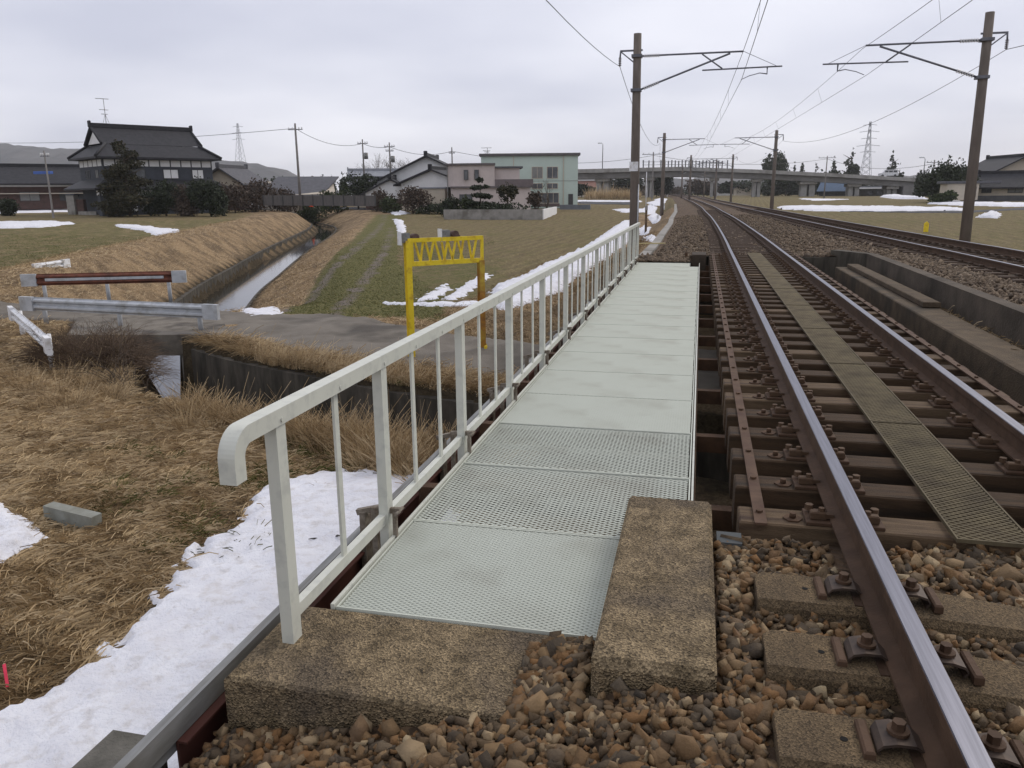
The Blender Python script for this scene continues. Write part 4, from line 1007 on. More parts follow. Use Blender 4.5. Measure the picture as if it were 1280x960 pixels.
# brush heap by the guardrail
def twigs(name, c, n, R, L, lab, cat, seed, m=bark, rr=.004):
    rd = random.Random(seed); mb = MB()
    for k in range(n):
        a = rd.uniform(0, 2*PI); q = R*math.sqrt(rd.random()); p = Vector((c[0]+math.cos(a)*q, c[1]+math.sin(a)*q*.7, 0)); p.z = terf(p.x, p.y)
        d = Vector((math.cos(a)*.8+rd.gauss(0, .4), math.sin(a)*.4+rd.gauss(0, .4), rd.uniform(.3, 1.4))).normalized()
        pts = [p.copy()]
        for s in range(5):
            p = p+d*(L*rd.uniform(.6, 1.2)/5); pts.append(p.copy()); d = (d+Vector((rd.gauss(0, .25), rd.gauss(0, .25), -.24))).normalized()
        mb.path(pts, [rr*(1-.15*i) for i in range(6)], 3, caps=False)
    return mb.build(name, m, None, label=lab, cat=cat)
gb = P(118, 452, -1.8)
twigs('brush', gb, 1300, .95, .95, 'tangled dead brush heap between the white guardrail and the stream', 'shrub', 1, mat('dead_twig', (.15, .105, .07), (.075, .05, .035), 5, .95), .0075)
twigs('brush', P(172, 478, -1.8), 60, .6, 1.3, 'loose dark branches hanging over the stream opening', 'shrub', 2, bark, .006)

# small pieces on the near bank
a = G(62, 645); b = G(122, 660)
MB().bar((a[0], a[1], terf(*a)+.02), (b[0], b[1], terf(*b)+.02), .12, .22).build('concrete_kerb', mat('pale_green_grey_concrete', (.26, .27, .24), (.18, .18, .15), 6, .9), None, label='short grey green concrete kerb half buried in dry grass', cat='concrete kerb')
a = G(215, 660); 
twigs('plant_stub', G(410, 676), 8, .08, .16, 'small dark stub poking out of the snow by the railing', 'stub', 3, mat('stub', (.05, .045, .04), (.1, .09, .08), 20, .9), .018)
twigs('dry_weed', G(398, 612), 7, .04, .16, 'small brown weed sticking out of the snow', 'weed', 4, mat('weedm', (.2, .12, .08), (.14, .09, .06), 20, .9), .004)
a = G(10, 862); MB().bar((a[0], a[1], terf(*a)), (a[0]-.03, a[1]+.03, terf(*a)+.16), .022, .004, (1, 0, 0)).build('marker_ribbon', mat('pink_plastic', (.85, .08, .16), (.8, .07, .14), 3, .5), None, label='small bright pink marker ribbon in the grass at left edge', cat='ribbon')

# ------------------------------------------------------------------ guardrails
def wbeam(mb, a, b, h=.35, depth=.08, out=1):
    a = Vector(a); b = Vector(b); d = (b-a).normalized(); n = Vector((d.y, -d.x, 0))*out
    prof = [(-.5, 0), (-.42, .0), (-.3, 1), (-.18, 1), (-.06, .1), (.06, .1), (.18, 1), (.3, 1), (.42, 0), (.5, 0)]
    rings = [[p+n*(depth*v)+Vector((0, 0, h*u)) for u, v in prof]+[p+n*(depth*v-.006)+Vector((0, 0, h*u)) for u, v in reversed(prof)] for p in (a, b)]
    mb.loft([[tuple(q) for q in rg] for rg in rings])
def guardrail(name, a, b, zb, zt, npost, beam_m, post_m, end_m, lab, out=1, h=.33, pr=.055):
    a = Vector((a[0], a[1], 0)); b = Vector((b[0], b[1], 0)); d = (b-a).normalized()
    r_ = thing(name, lab, 'guardrail', (a.x, a.y, zb)); zc = zt-h/2
    mb = MB(); wbeam(mb, a+Vector((0, 0, zc)), b+Vector((0, 0, zc)), h, .07, out); mb.build('beam', beam_m, r_)
    n = Vector((d.y, -d.x, 0))*out
    if beam_m is rust_orange: MB().bar(a+d*.3+n*.045+Vector((0, 0, zc)), b-d*.3+n*.045+Vector((0, 0, zc)), .05, .075).build('middle_strip', galv_light, r_)
    for e_, s in ((a, -1), (b, 1)):
        m2 = MB(); c = e_+d*(s*.13)+Vector((0, 0, zc)); m2.bar(c-d*.2+n*.045, c+d*.2+n*.045, .09, h*1.04)
        m2.build('end_cap', end_m, r_)
    for k in range(npost):
        p = a+(b-a)*((k+.12)/(npost-1+.24)) - n*.06
        o = MB().path([(p.x, p.y, zb-.1), (p.x, p.y, zt-.04)], pr, 12).build('post', post_m, r_)
    return r_
ga = P(45, 405, -1.7); gb_ = P(262, 417, -1.7)
guardrail('guardrail', ga, gb_, -1.68, -1.03, 3, galv_light, galv_light, galv_light, 'galvanised grey guardrail on the near edge of the slab bridge', out=1)
ga = P(47, 393, -1.7); gb_ = P(222, 377, -1.7)
ga = P(48, 382, -1.7)
guardrail('guardrail', ga, gb_, -1.68, -.80, 3, rust_orange, galv_light, galv_light, 'rusty brown guardrail on the far edge of the slab bridge', out=1)
ga = P(22, 418, -1.75); gb_ = P(66, 462, -1.75)
guardrail('guardrail', ga, gb_, -1.75, -1.12, 2, white_paint, white_paint, white_paint, 'short white guardrail angled towards the viewer at left', out=1, h=.30)
ga = P(52, 363, -1.7); gb_ = P(82, 357, -1.7)
guardrail('guardrail', ga, gb_, -1.7, -.80, 2, white_paint, white_paint, white_paint, 'short white guardrail stub behind the rusty one', out=1, h=.28)

# ------------------------------------------------------------------ yellow height barrier
pl_ = P(515, 453, -1.78); pr_ = P(603, 442, -1.78)
yb = thing('height_barrier', 'yellow steel height limit barrier over the farm road', 'barrier', (pl_[0], pl_[1], -1.78))
A = Vector((pl_[0], pl_[1], 0)); B = Vector((pr_[0], pr_[1], 0)); d = (B-A).normalized(); n = Vector((d.y, -d.x, 0))
ztop = .50; zbot = .07
for p, m_, z1 in ((A, yellow, ztop), (B, yrust, zbot)):
    g = MB(); q = p
    g.bar((q.x, q.y, -1.95), (q.x, q.y, z1), .012, .11, tuple(d)).bar((q.x-n.x*.05, q.y-n.y*.05, -1.95), (q.x-n.x*.05, q.y-n.y*.05, z1), .11, .010, tuple(n)).bar((q.x+n.x*.05, q.y+n.y*.05, -1.95), (q.x+n.x*.05, q.y+n.y*.05, z1), .11, .010, tuple(n))
    g.build('post', m_, yb)
fr = MB(); fr.bar(A+Vector((0, 0, ztop)), B+d*.05+Vector((0, 0, ztop)), .06, .075).bar(A+Vector((0, 0, zbot)), B+d*.05+Vector((0, 0, zbot)), .06, .085)
fr.bar(A+d*.07+Vector((0, 0, zbot)), A+d*.07+Vector((0, 0, ztop)), .075, .05, tuple(n)).bar(B+d*.03+Vector((0, 0, zbot)), B+d*.03+Vector((0, 0, ztop)), .05, .05, tuple(n))
fr.build('frame', yellow, yb)
Lb = (B-A).length; lat = MB(); x_ = .16; k = 0
tops = [(.14, .24), (.30, .24), (.34, .44), (.50, .42), (.53, .63), (.66, .72), (.78, .70), (.78, .88), (.94, .86), (.98, 1.08), (1.10, 1.03), (1.2, 1.26), (1.36, 1.28)]
for t0, b0 in tops:
    t0 *= Lb/1.45; b0 *= Lb/1.45
    if max(t0, b0) < Lb: lat.bar(A+d*t0+Vector((0, 0, ztop-.03)), A+d*b0+Vector((0, 0, zbot+.03)), .035, .035)
lat.build('zigzag_lattice', yellow, yb)
def unit(t0, zz):
    o = A+d*t0-n*.05; g = MB().bar(o+Vector((0, 0, zz))-d*.10, o+Vector((0, 0, zz))+d*.07, .13, .17); g.build('grey_box', galv, yb)
    MB().bar(o+Vector((0, 0, zz-.01))-d*.118, o+Vector((0, 0, zz-.01))-d*.102, .16, .24).build('white_plate', white_paint, yb)
    q = o+d*.19+Vector((0, 0, zz-.0)); MB().path([q-n*.07, q+n*.07], .07, 12).bar(q+d*.02-Vector((0, 0, .05)), q+d*.1-Vector((0, 0, .05)), .1, .07).build('rusty_drum', mat('grey_brown_rust', (.085, .05, .04), (.13, .09, .075), 9, .9), yb)
unit(-.02, .55); unit(.80, .58)
MB().bar(B+Vector((0, 0, -1.60))+n*.14, B+Vector((0, 0, -1.80))+n*.14, .05, .05).bar(B+Vector((0, 0, -1.45)), B+Vector((0, 0, -1.80))+d*.16, .04, .04).bar(B+Vector((0, 0, -1.45)), B+Vector((0, 0, -1.80))-d*.14, .04, .04).build('foot_brace', yellow, yb)

# ------------------------------------------------------------------ catenary masts and wires
def mast(Y, x, side, lab, ztop, zbase, cx, scale=1.0, plate=False, lean=0):
    """side +1: arm reaches to +X"""
    r_ = thing('catenary_mast', lab, 'catenary mast', (x, Y, zbase), 'catenary masts along the line')
    MB().path([(x, Y, zbase-.3), (x+lean*.5, Y, (zbase+ztop)/2), (x+lean, Y, ztop)], [.185, .165, .14], 14).build('pole', pole_conc, r_)
    X2 = x+lean
    s = side
    zu = 6.15; a = lambda dx_, dz: (X2+s*dx_, Y, dz)
    MB().path([a(.1, zu), a(3.75, zu+.0)], .032, 8).build('upper_arm', dsteel, r_)
    MB().path([a(.1, 4.97), a(3.3, 6.10)], .034, 8).build('diagonal_arm', dsteel, r_)
    MB().path([a(2.35, 5.57), a(5.1, 5.6)], .026, 8).build('register_arm', dsteel, r_)
    MB().path([a(2.32, 6.12), a(3.05, 5.6)], .026, 8).build('cross_strut', dsteel, r_)
    MB().path([a(3.75, 6.15), a(4.9, 5.62)], .009, 6).build('tie_wire', dsteel, r_)
    MB().path([a(4.6, 5.58), a(4.6, 5.36), a(4.35, 5.40), a(4.0, 5.32), a(3.72, 5.2)], [.03, .03, .016, .014, .012], 6).build('steady_arm', dsteel, r_)
    for p0, p1 in ((a(.28, zu), a(.78, zu)), (a(.3, 5.04), a(.78, 5.21))):
        g = MB()
        P0, P1 = Vector(p0), Vector(p1)
        g.path([P0, P1], .03, 6)
        for i in range(7): c = P0+(P1-P0)*(i/6); dd = (P1-P0).normalized()*.02; g.path([c-dd, c+dd], .062, 10, smooth=False)
        g.build('insulator', insul, r_)
    g = MB().bar(a(-.62, 6.35), a(.2, 6.35), .05, .06).bar(a(-.12, 5.95), a(-.60, 6.33), .04, .04).path([a(-.60, 6.35), a(-.62, 6.12)], .03, 8)
    g.build('feeder_bracket', dsteel, r_)
    g = MB().path([a(-.62, 6.12), a(-.62, 5.82)], .02, 6)
    for i in range(5): g.path([a(-.62, 6.12-.06*i), a(-.62, 6.09-.06*i)], .055, 10, smooth=False)
    g.build('insulator', mat('brown_insulator', (.08, .07, .07), (.12, .1, .1), 5, .4), r_)
    for zz in (zu, 4.97): MB().box(X2-.19, X2+.19, Y-.19, Y+.19, zz-.05, zz+.05).build('clamp_band', dsteel, r_)
    if plate:
        MB().box(X2-.16, X2+.17, Y-.21, Y-.195, 2.08, 2.42).build('number_plate', white_paint, r_)
        MB().path([(X2+.2, Y-.12, -.6), (X2+.2, Y-.12, 1.6)], .025, 8).build('conduit', galv_light, r_)
    return r_
mast(31, -2.46, 1, 'brown grey catenary mast beyond the end of the walkway railing', 6.92, -1.3, C1(31), plate=True, lean=-.07)
mast(31, 9.14, -1, 'large leaning catenary mast at the right edge of the photo', 7.0, -1.1, C2(31), lean=-.12)
lm = mast(80, float(C1(80))-4.05, 1, 'second catenary mast on the left of the line', 6.75, -1.3, 0)
rm = mast(80, 6.55, -1, 'second catenary mast on the right of the line', 6.75, -1.3, 0)
dup(lm, (PY(862, 240, 130)[0], 130, -1.3), 'third catenary mast on the left, just before the overpass')
dup(rm, (PY(914, 240, 130)[0], 130, -1.3), 'third catenary mast on the right, just before the overpass')
dup(lm, (PY(852, 240, 180)[0], 180, -1.3), 'fourth catenary mast on the left of the line')
dup(rm, (PY(894, 240, 152)[0], 152, -1.3), 'catenary mast on the right, second before the overpass pier')
dup(rm, (PY(880, 240, 235)[0], 235, -1.3), 'most distant catenary mast on the right beneath the overpass')
def wire(name, pts, sag, r_, lab, cat='overhead wire', n=14, parent=None, group=None):
    mb = MB(); full = []
    for a, b in zip(pts[:-1], pts[1:]):
        a = Vector(a); b = Vector(b)
        for i in range(n):
            t = i/n; p = a+(b-a)*t; p.z -= sag*4*t*(1-t); full.append(p)
    full.append(Vector(pts[-1])); mb.path(full, r_, 4, caps=False)
    return mb.build(name, wire_m, parent, label=lab, cat=cat if parent is None else None, group=group)
m1 = [(1.15, -19, 6.15), (1.21, 31, 6.15), (.05, 80, 6.15), (-1.9, 130, 6.1), (-4.2, 180, 6.1)]
c1 = [(1.0, -19, 5.2), (1.21, 31, 5.2), (.15, 80, 5.2), (-1.7, 130, 5.2), (-4.0, 180, 5.2)]
m2 = [(5.6, -19, 6.05), (5.17, 31, 6.05), (3.7, 80, 6.05), (1.9, 130, 6.05), (-.3, 180, 6.05)]
c2 = [(5.2, -19, 5.2), (5.40, 31, 5.2), (3.85, 80, 5.2), (2.1, 130, 5.2), (0, 180, 5.2)]
for mm_, cc_, nm in ((m1, c1, 'near'), (m2, c2, 'right hand')):
    mw = wire('messenger_wire', mm_, .45, .0095, 'upper messenger wire sagging over the %s track' % nm)
    wire('contact_wire', cc_, .02, .009, 'lower straight contact wire over the %s track' % nm)
    for k in range(4):
        for t in (.18, .34, .5, .66, .82):
            i = k
            if k > 1: continue
            a = Vector(mm_[i]).lerp(Vector(mm_[i+1]), t); a.z -= .45*4*t*(1-t); b = Vector(cc_[i]).lerp(Vector(cc_[i+1]), t)
            MB().path([a, b], .004, 4).build('dropper', wire_m, mw)
wire('feeder_wire', [(-2.9, -19, 5.9), (-3.15, 31, 5.82), (-4.1, 80, 5.8), (-6.5, 130, 5.8)], 1.1, .011, 'feeder wire hanging on the left masts', n=20)
wire('feeder_wire', [(10.2, -19, 6.0), (9.65, 31, 5.82), (7.1, 80, 5.8), (5.4, 130, 5.8)], 1.1, .011, 'feeder wire hanging on the right masts', n=20)
# ------------------------------------------------------------------ far side trackside items
ys = list(np.arange(20.3, 110, 1.2)); rings = []
tx = lambda y: float(C1(y))-2.72
rings = [[(tx(y)-.14, y, -.7), (tx(y)-.14, y, -.34), (tx(y)+.14, y, -.34), (tx(y)+.14, y, -.7)] for y in ys]
MB().loft(rings).build('cable_trough', conc, None, label='long concrete cable trough leading away from the end of the railing', cat='cable trough')
MB().bar((tx(26.5)-.55, 26.4, -.325), (tx(26.5)+.35, 26.6, -.325), .10, .03).build('yellow_strip', mat('faded_yellow', (.5, .42, .2), (.42, .35, .18), 4, .7), None, label='faded yellow board lying across the cable trough', cat='board')
x, y = G(807, 292); z = terf(x, y)
mp = thing('marker_post', 'brown post with white cap and thin white rod beside the far trough', 'post', (x, y, z))
MB().path([(x, y, z-.1), (x, y, z+1.35)], .07, 8).build('post', timber2, mp); MB().box(x-.08, x+.08, y-.08, y+.08, z+1.35, z+1.62, .01).build('cap', conc, mp)
zt = PY(803, 215, y)[2]; MB().path([(x-.03, y, z+1.62), (x-.05, y, zt)], .02, 6).build('rod', white_paint, mp)
for i, (px, py, h_) in enumerate([(822, 276, .9), (828, 268, .8), (830, 262, 1.2), (834, 246, 1.3), (815, 258, .6)]):
    x, y = G(px, py); z = terf(x, y)
    MB().box(x-.09, x+.09, y-.06, y+.06, z-.1, z+h_*.55, .01).build('kilometre_stone', white_paint, None, label='short white trackside marker stone, %s from the walkway end' % nth([3, 5, 4, 6, 2][i]-1), cat='marker post', group='white marker stones by the far trough')
x, y = G(1157, 290); z = terf(x, y)
MB().box(x-.12, x+.12, y-.04, y+.04, z-.05, z+.5, .015).box(x-.05, x+.05, y-.035, y+.035, z+.5, z+.56, .01).build('marker_post', yellow, None, label='small yellow marker post in the grass left of right mast', cat='marker post')

# ------------------------------------------------------------------ trees
def leaf_mesh(name, blobs, n, size, m, seed, hole=.42, parent=None):
    n = int(n*2.0); size = size*1.25
    """blobs: (cx,cy,cz,rx,ry,rz); many small leaf clumps spread over the volume with uneven outline"""
    r = np.random.default_rng(seed); vols = np.array([b[3]*b[4]*b[5] for b in blobs])**.67; cnt = (n*vols/vols.sum()).astype(int)+1
    Pq = []
    for b, c in zip(blobs, cnt):
        u_ = r.normal(0, 1, (c, 3)); u_ /= np.linalg.norm(u_, axis=1)[:, None]
        rad = r.uniform(.25, 1, c)**.45
        lump = 1+.22*np.sin(u_[:, 0]*5+b[0])*np.cos(u_[:, 1]*6+b[1]+1)+.16*np.sin(u_[:, 2]*9+u_[:, 0]*7)
        Pq.append(np.array(b[:3])+u_*rad[:, None]*lump[:, None]*np.array(b[3:6]))
    Pq = np.concatenate(Pq)
    cl = np.sin(Pq[:, 0]*2.3/size*.25+1)*np.sin(Pq[:, 1]*2.1/size*.25)*np.sin(Pq[:, 2]*2.6/size*.25+2)
    Pq = Pq[cl > -hole-.1*r.uniform(0, 1, len(Pq))]; n = len(Pq)
    a = r.normal(0, 1, (n, 3)); a /= np.linalg.norm(a, axis=1)[:, None]; b = np.cross(a, r.normal(0, 1, (n, 3))); b /= np.linalg.norm(b, axis=1)[:, None]
    s = size*r.uniform(.5, 1.2, (n, 1))
    V = np.stack([Pq-a*s*.5-b*s*.3, Pq+a*s*.5-b*s*.15, Pq+a*s*.2+b*s*.5, Pq-a*s*.4+b*s*.35], 1)
    tint = np.repeat(np.clip(r.normal(.45, .25, n), 0, 1), 4)
    off = world_loc(parent) if parent else Vector((0, 0, 0))
    V = V.reshape(-1, 3)-np.array(off)
    return link(name, np_mesh(name, V, np.arange(4*n), 4, m, tint=tint), parent)
def tree(name, lab, px, Y, hgt, wid, kind='dark', style='round', seed=1, base=None, cat='tree', trunk=.3, n=900, group=None, size=None):
    x, y, z = at_dist(px, Y)
    if base is not None: z = base
    r_ = thing(name, lab, cat, (x, y, z), group); rd = random.Random(seed); blobs = []; mbt = MB()
    s = size or max(.16, Y/980*2.2)
    if style == 'round':
        blobs = [(x, y, z+hgt*(.5+trunk/2), wid/2*.8, wid/2*.8, hgt*(1-trunk)/2)]
        for k in range(7):
            a = rd.uniform(0, 2*PI); q = wid*.27; blobs.append((x+math.cos(a)*q, y+math.sin(a)*q, z+hgt*(trunk+(1-trunk)*rd.uniform(.25, .78)), wid*.24, wid*.24, hgt*(1-trunk)*.24))
    elif style == 'cone':
        L_ = 8
        for k in range(L_):
            t = k/(L_-1); rr = wid/2*(1-t)**.8+wid*.04; zz = z+hgt*(trunk+(1-trunk)*t*.93)
            for j in range(3 if t < .7 else 1):
                a = rd.uniform(0, 2*PI); blobs.append((x+math.cos(a)*rr*.4, y+math.sin(a)*rr*.4, zz, rr*.75, rr*.75, hgt*(1-trunk)/L_*.8))
    elif style == 'layer':
        for k, (fx, fz, fr) in enumerate(((.0, .97, .16), (-.12, .78, .27), (.16, .80, .2), (-.05, .58, .36), (.25, .55, .25), (-.26, .38, .28), (.2, .34, .36), (0, .18, .42))):
            blobs.append((x+fx*wid, y+fx*wid*.5, z+hgt*fz, wid*fr, wid*fr*.9, hgt*.055))
    elif style == 'bush':
        for k in range(6):
            blobs.append((x+rd.uniform(-.32, .32)*wid, y+rd.uniform(-.2, .2)*wid, z+hgt*rd.uniform(.25, .62), wid*.28, wid*.25, hgt*.36))
    elif style == 'pine':
        for k in range(15):
            t = k/14; q = wid*.36*(1-t*.75); a = rd.uniform(0, 2*PI)
            blobs.append((x+math.cos(a)*q*.9, y+math.sin(a)*q, z+hgt*(.10+.86*t), wid*.30*(1-.6*t), wid*.28*(1-.6*t), hgt*.065))
        blobs.append((x, y, z+hgt*.4, wid*.25, wid*.25, hgt*.35))
    leaf_mesh('crown', blobs, n, s, leafmats[kind], seed, parent=r_)
    top = z+hgt*(.8 if style in ('cone', 'pine', 'layer') else trunk+.3)
    tr = max(.06, hgt*.022)
    mbt.path([(x, y, z-.1), (x+.02*wid*rd.uniform(-1, 1), y, (z+top)/2), (x, y, top)], [tr*1.2, tr, tr*.4], 7)
    for k in range(6):
        zz = z+(top-z)*rd.uniform(.4, .95); a = rd.uniform(0, 2*PI); q = wid*.32
        mbt.path([(x, y, zz), (x+math.cos(a)*q*.5, y+math.sin(a)*q*.5, zz+hgt*.05), (x+math.cos(a)*q, y+math.sin(a)*q, zz+hgt*.10)], [tr*.45, tr*.3, tr*.1], 5, caps=False)
    mbt.build('trunk', bark, r_); return r_
def bare(name, lab, px, Y, hgt, wid, seed, cat='tree', n=130, kind=bark, group=None, base=None):
    x, y, z = at_dist(px, Y); rd = random.Random(seed); r_ = thing(name, lab, cat, (x, y, z), group); mb = MB(); tw = MB()
    def grow(p, d, L_, rr, lv):
        pts = [p]; 
        for s in range(3): p = p+d*(L_/3); pts.append(p); d = (d+Vector((rd.gauss(0, .12), rd.gauss(0, .12), .05))).normalized()
        (mb if lv < 2 else tw).path(pts, [rr, rr*.85, rr*.7, rr*.55], 4, caps=False)
        if lv < 4:
            for k in range(rd.choice((2, 3, 3))):
                nd = (d+Vector((rd.gauss(0, .55), rd.gauss(0, .55), rd.gauss(.1, .3)))).normalized(); grow(pts[rd.choice((2, 3, 3))], nd, L_*.68, rr*.5, lv+1)
    for k in range(3): grow(Vector((x+rd.uniform(-.1, .1)*wid, y, z-.05)), Vector((rd.uniform(-.5, .5)*wid/hgt, rd.uniform(-.3, .3), 1)).normalized(), hgt*.42, max(.05, hgt*.016), 0)
    mb.build('trunk', bark, r_); tw.build('twigs', kind, r_); return r_

# ------------------------------------------------------------------ houses
def frame_of(cx, cy, rot, z0):
    return Matrix.Translation((cx, cy, z0)) @ Matrix.Rotation(rot, 4, 'Z')
def hbuild(mb, M, name, m, parent, **k): mb.xf(M); return mb.build(name, m, parent, **k)
def windows(M, r_, lst, L, d, glass_m=glass, frame_m=frame_dk):
    """lst: (face, u0, u1, z0, z1[, pane material]); face f = front (-y), l = left end, r = right end"""
    for it in lst:
        f, u0, u1, z0, z1 = it[:5]; gm = it[5] if len(it) > 5 else glass_m
        fr_ = MB(); pn = MB(); b_ = .07; dep = .07
        def bx(mb, a0, a1, c0, c1, e0, e1):
            if f == 'f': mb.box(a0, a1, -d/2-e1, -d/2-e0, c0, c1)
            elif f == 'l': mb.box(-L/2-e1, -L/2-e0, a0, a1, c0, c1)
            else: mb.box(L/2+e0, L/2+e1, a0, a1, c0, c1)
        bx(fr_, u0, u1, z1-b_, z1, .003, dep); bx(fr_, u0, u1, z0, z0+b_, .003, dep); bx(fr_, u0, u0+b_, z0+b_, z1-b_, .003, dep); bx(fr_, u1-b_, u1, z0+b_, z1-b_, .003, dep)
        um = (u0+u1)/2
        if u1-u0 > .9: bx(fr_, um-.03, um+.03, z0+b_, z1-b_, .003, dep-.01)
        bx(pn, u0+b_, u1-b_, z0+b_, z1-b_, .004, .03)
        w_ = hbuild(fr_, M, 'window', frame_m, r_); hbuild(pn, M, 'pane', gm, w_)
def gable_roof(L, d, ze, zr, ov, th=.22, axis='x', gable_ov=None):
    """ridge along local x"""
    g = gable_ov if gable_ov is not None else ov
    a = L/2+g; b = d/2+ov; k = (zr-ze)/(d/2); zl = ze-ov*k
    prof = [(-b, zl), (0, zr), (b, zl), (b, zl-th), (0, zr-th), (-b, zl-th)]
    mb = MB().loft([[(-a, y, z) for y, z in prof], [(a, y, z) for y, z in prof]])
    return mb
def ridge(a, z, b_=.18, h_=.35): return MB().box(-a, a, -b_, b_, z-.1, z+h_, .04).box(-a-.12, -a+.12, -b_-.08, b_+.08, z-.1, z+h_+.22, .05).box(a-.12, a+.12, -b_-.08, b_+.08, z-.1, z+h_+.22, .05)
def ghouse(name, lab, px, Y, L, d, ze, zr, rot_view, wall_m, roof_m, ov=.7, wins=(), base=None, gable_m=None, ridge_on=True, th=.22, extra=None, cat='house', x=None):
    xx, y, z = at_dist(px, Y)
    if base is not None: z = base
    va = math.atan2(-xx, y); rot = va+math.radians(rot_view); M = frame_of(xx, y, rot, z)
    r_ = thing(name, lab, cat, (xx, y, z))
    k = (zr-ze)/(d/2)
    prof = [(-d/2, -.3), (-d/2, ze-.02), (0, zr-th-.02), (d/2, ze-.02), (d/2, -.3)]
    mb = MB().loft([[(-L/2, a, b) for a, b in prof], [(L/2, a, b) for a, b in prof]]); hbuild(mb, M, 'wall', wall_m, r_)
    rf = hbuild(gable_roof(L, d, ze, zr, ov, th), M, 'roof', roof_m, r_)
    if ridge_on: hbuild(ridge(L/2+ov*.9, zr), M, 'ridge', roof_m, rf)
    if gable_m:
        for s in (-1, 1):
            q = MB().loft([[(s*(L/2+.004), -d/2+.05, ze*.62), (s*(L/2+.004), -d/2+.05, ze-.05), (s*(L/2+.004), 0, zr-th-.08), (s*(L/2+.004), d/2-.05, ze-.05), (s*(L/2+.004), d/2-.05, ze*.62)], [(s*(L/2+.04), -d/2+.05, ze*.62), (s*(L/2+.04), -d/2+.05, ze-.05), (s*(L/2+.04), 0, zr-th-.08), (s*(L/2+.04), d/2-.05, ze-.05), (s*(L/2+.04), d/2-.05, ze*.62)]])
            hbuild(q, M, 'gable_panel', gable_m, r_)
    windows(M, r_, wins, L, d)
    if extra: extra(M, r_)
    return r_, M
def antenna(M, r_, x0, z0, h_):
    g = MB().path([(x0, 0, z0), (x0, 0, z0+h_)], .035, 5)
    for zz, l_ in ((h_*.98, 1.0), (h_*.6, .7), (h_*.45, .5)): g.path([(x0-l_*.9, 0, z0+zz), (x0+l_*.6, 0, z0+zz)], .03, 4)
    for s in np.linspace(-.8, .5, 7): g.path([(x0+s, -.25, z0+h_*.98), (x0+s, .25, z0+h_*.98)], .015, 4)
    for a in (-1, 1): g.path([(x0, 0, z0+h_*.45), (x0+a*.5, 0, z0)], .02, 4)
    hbuild(g, M, 'antenna', galv, r_)

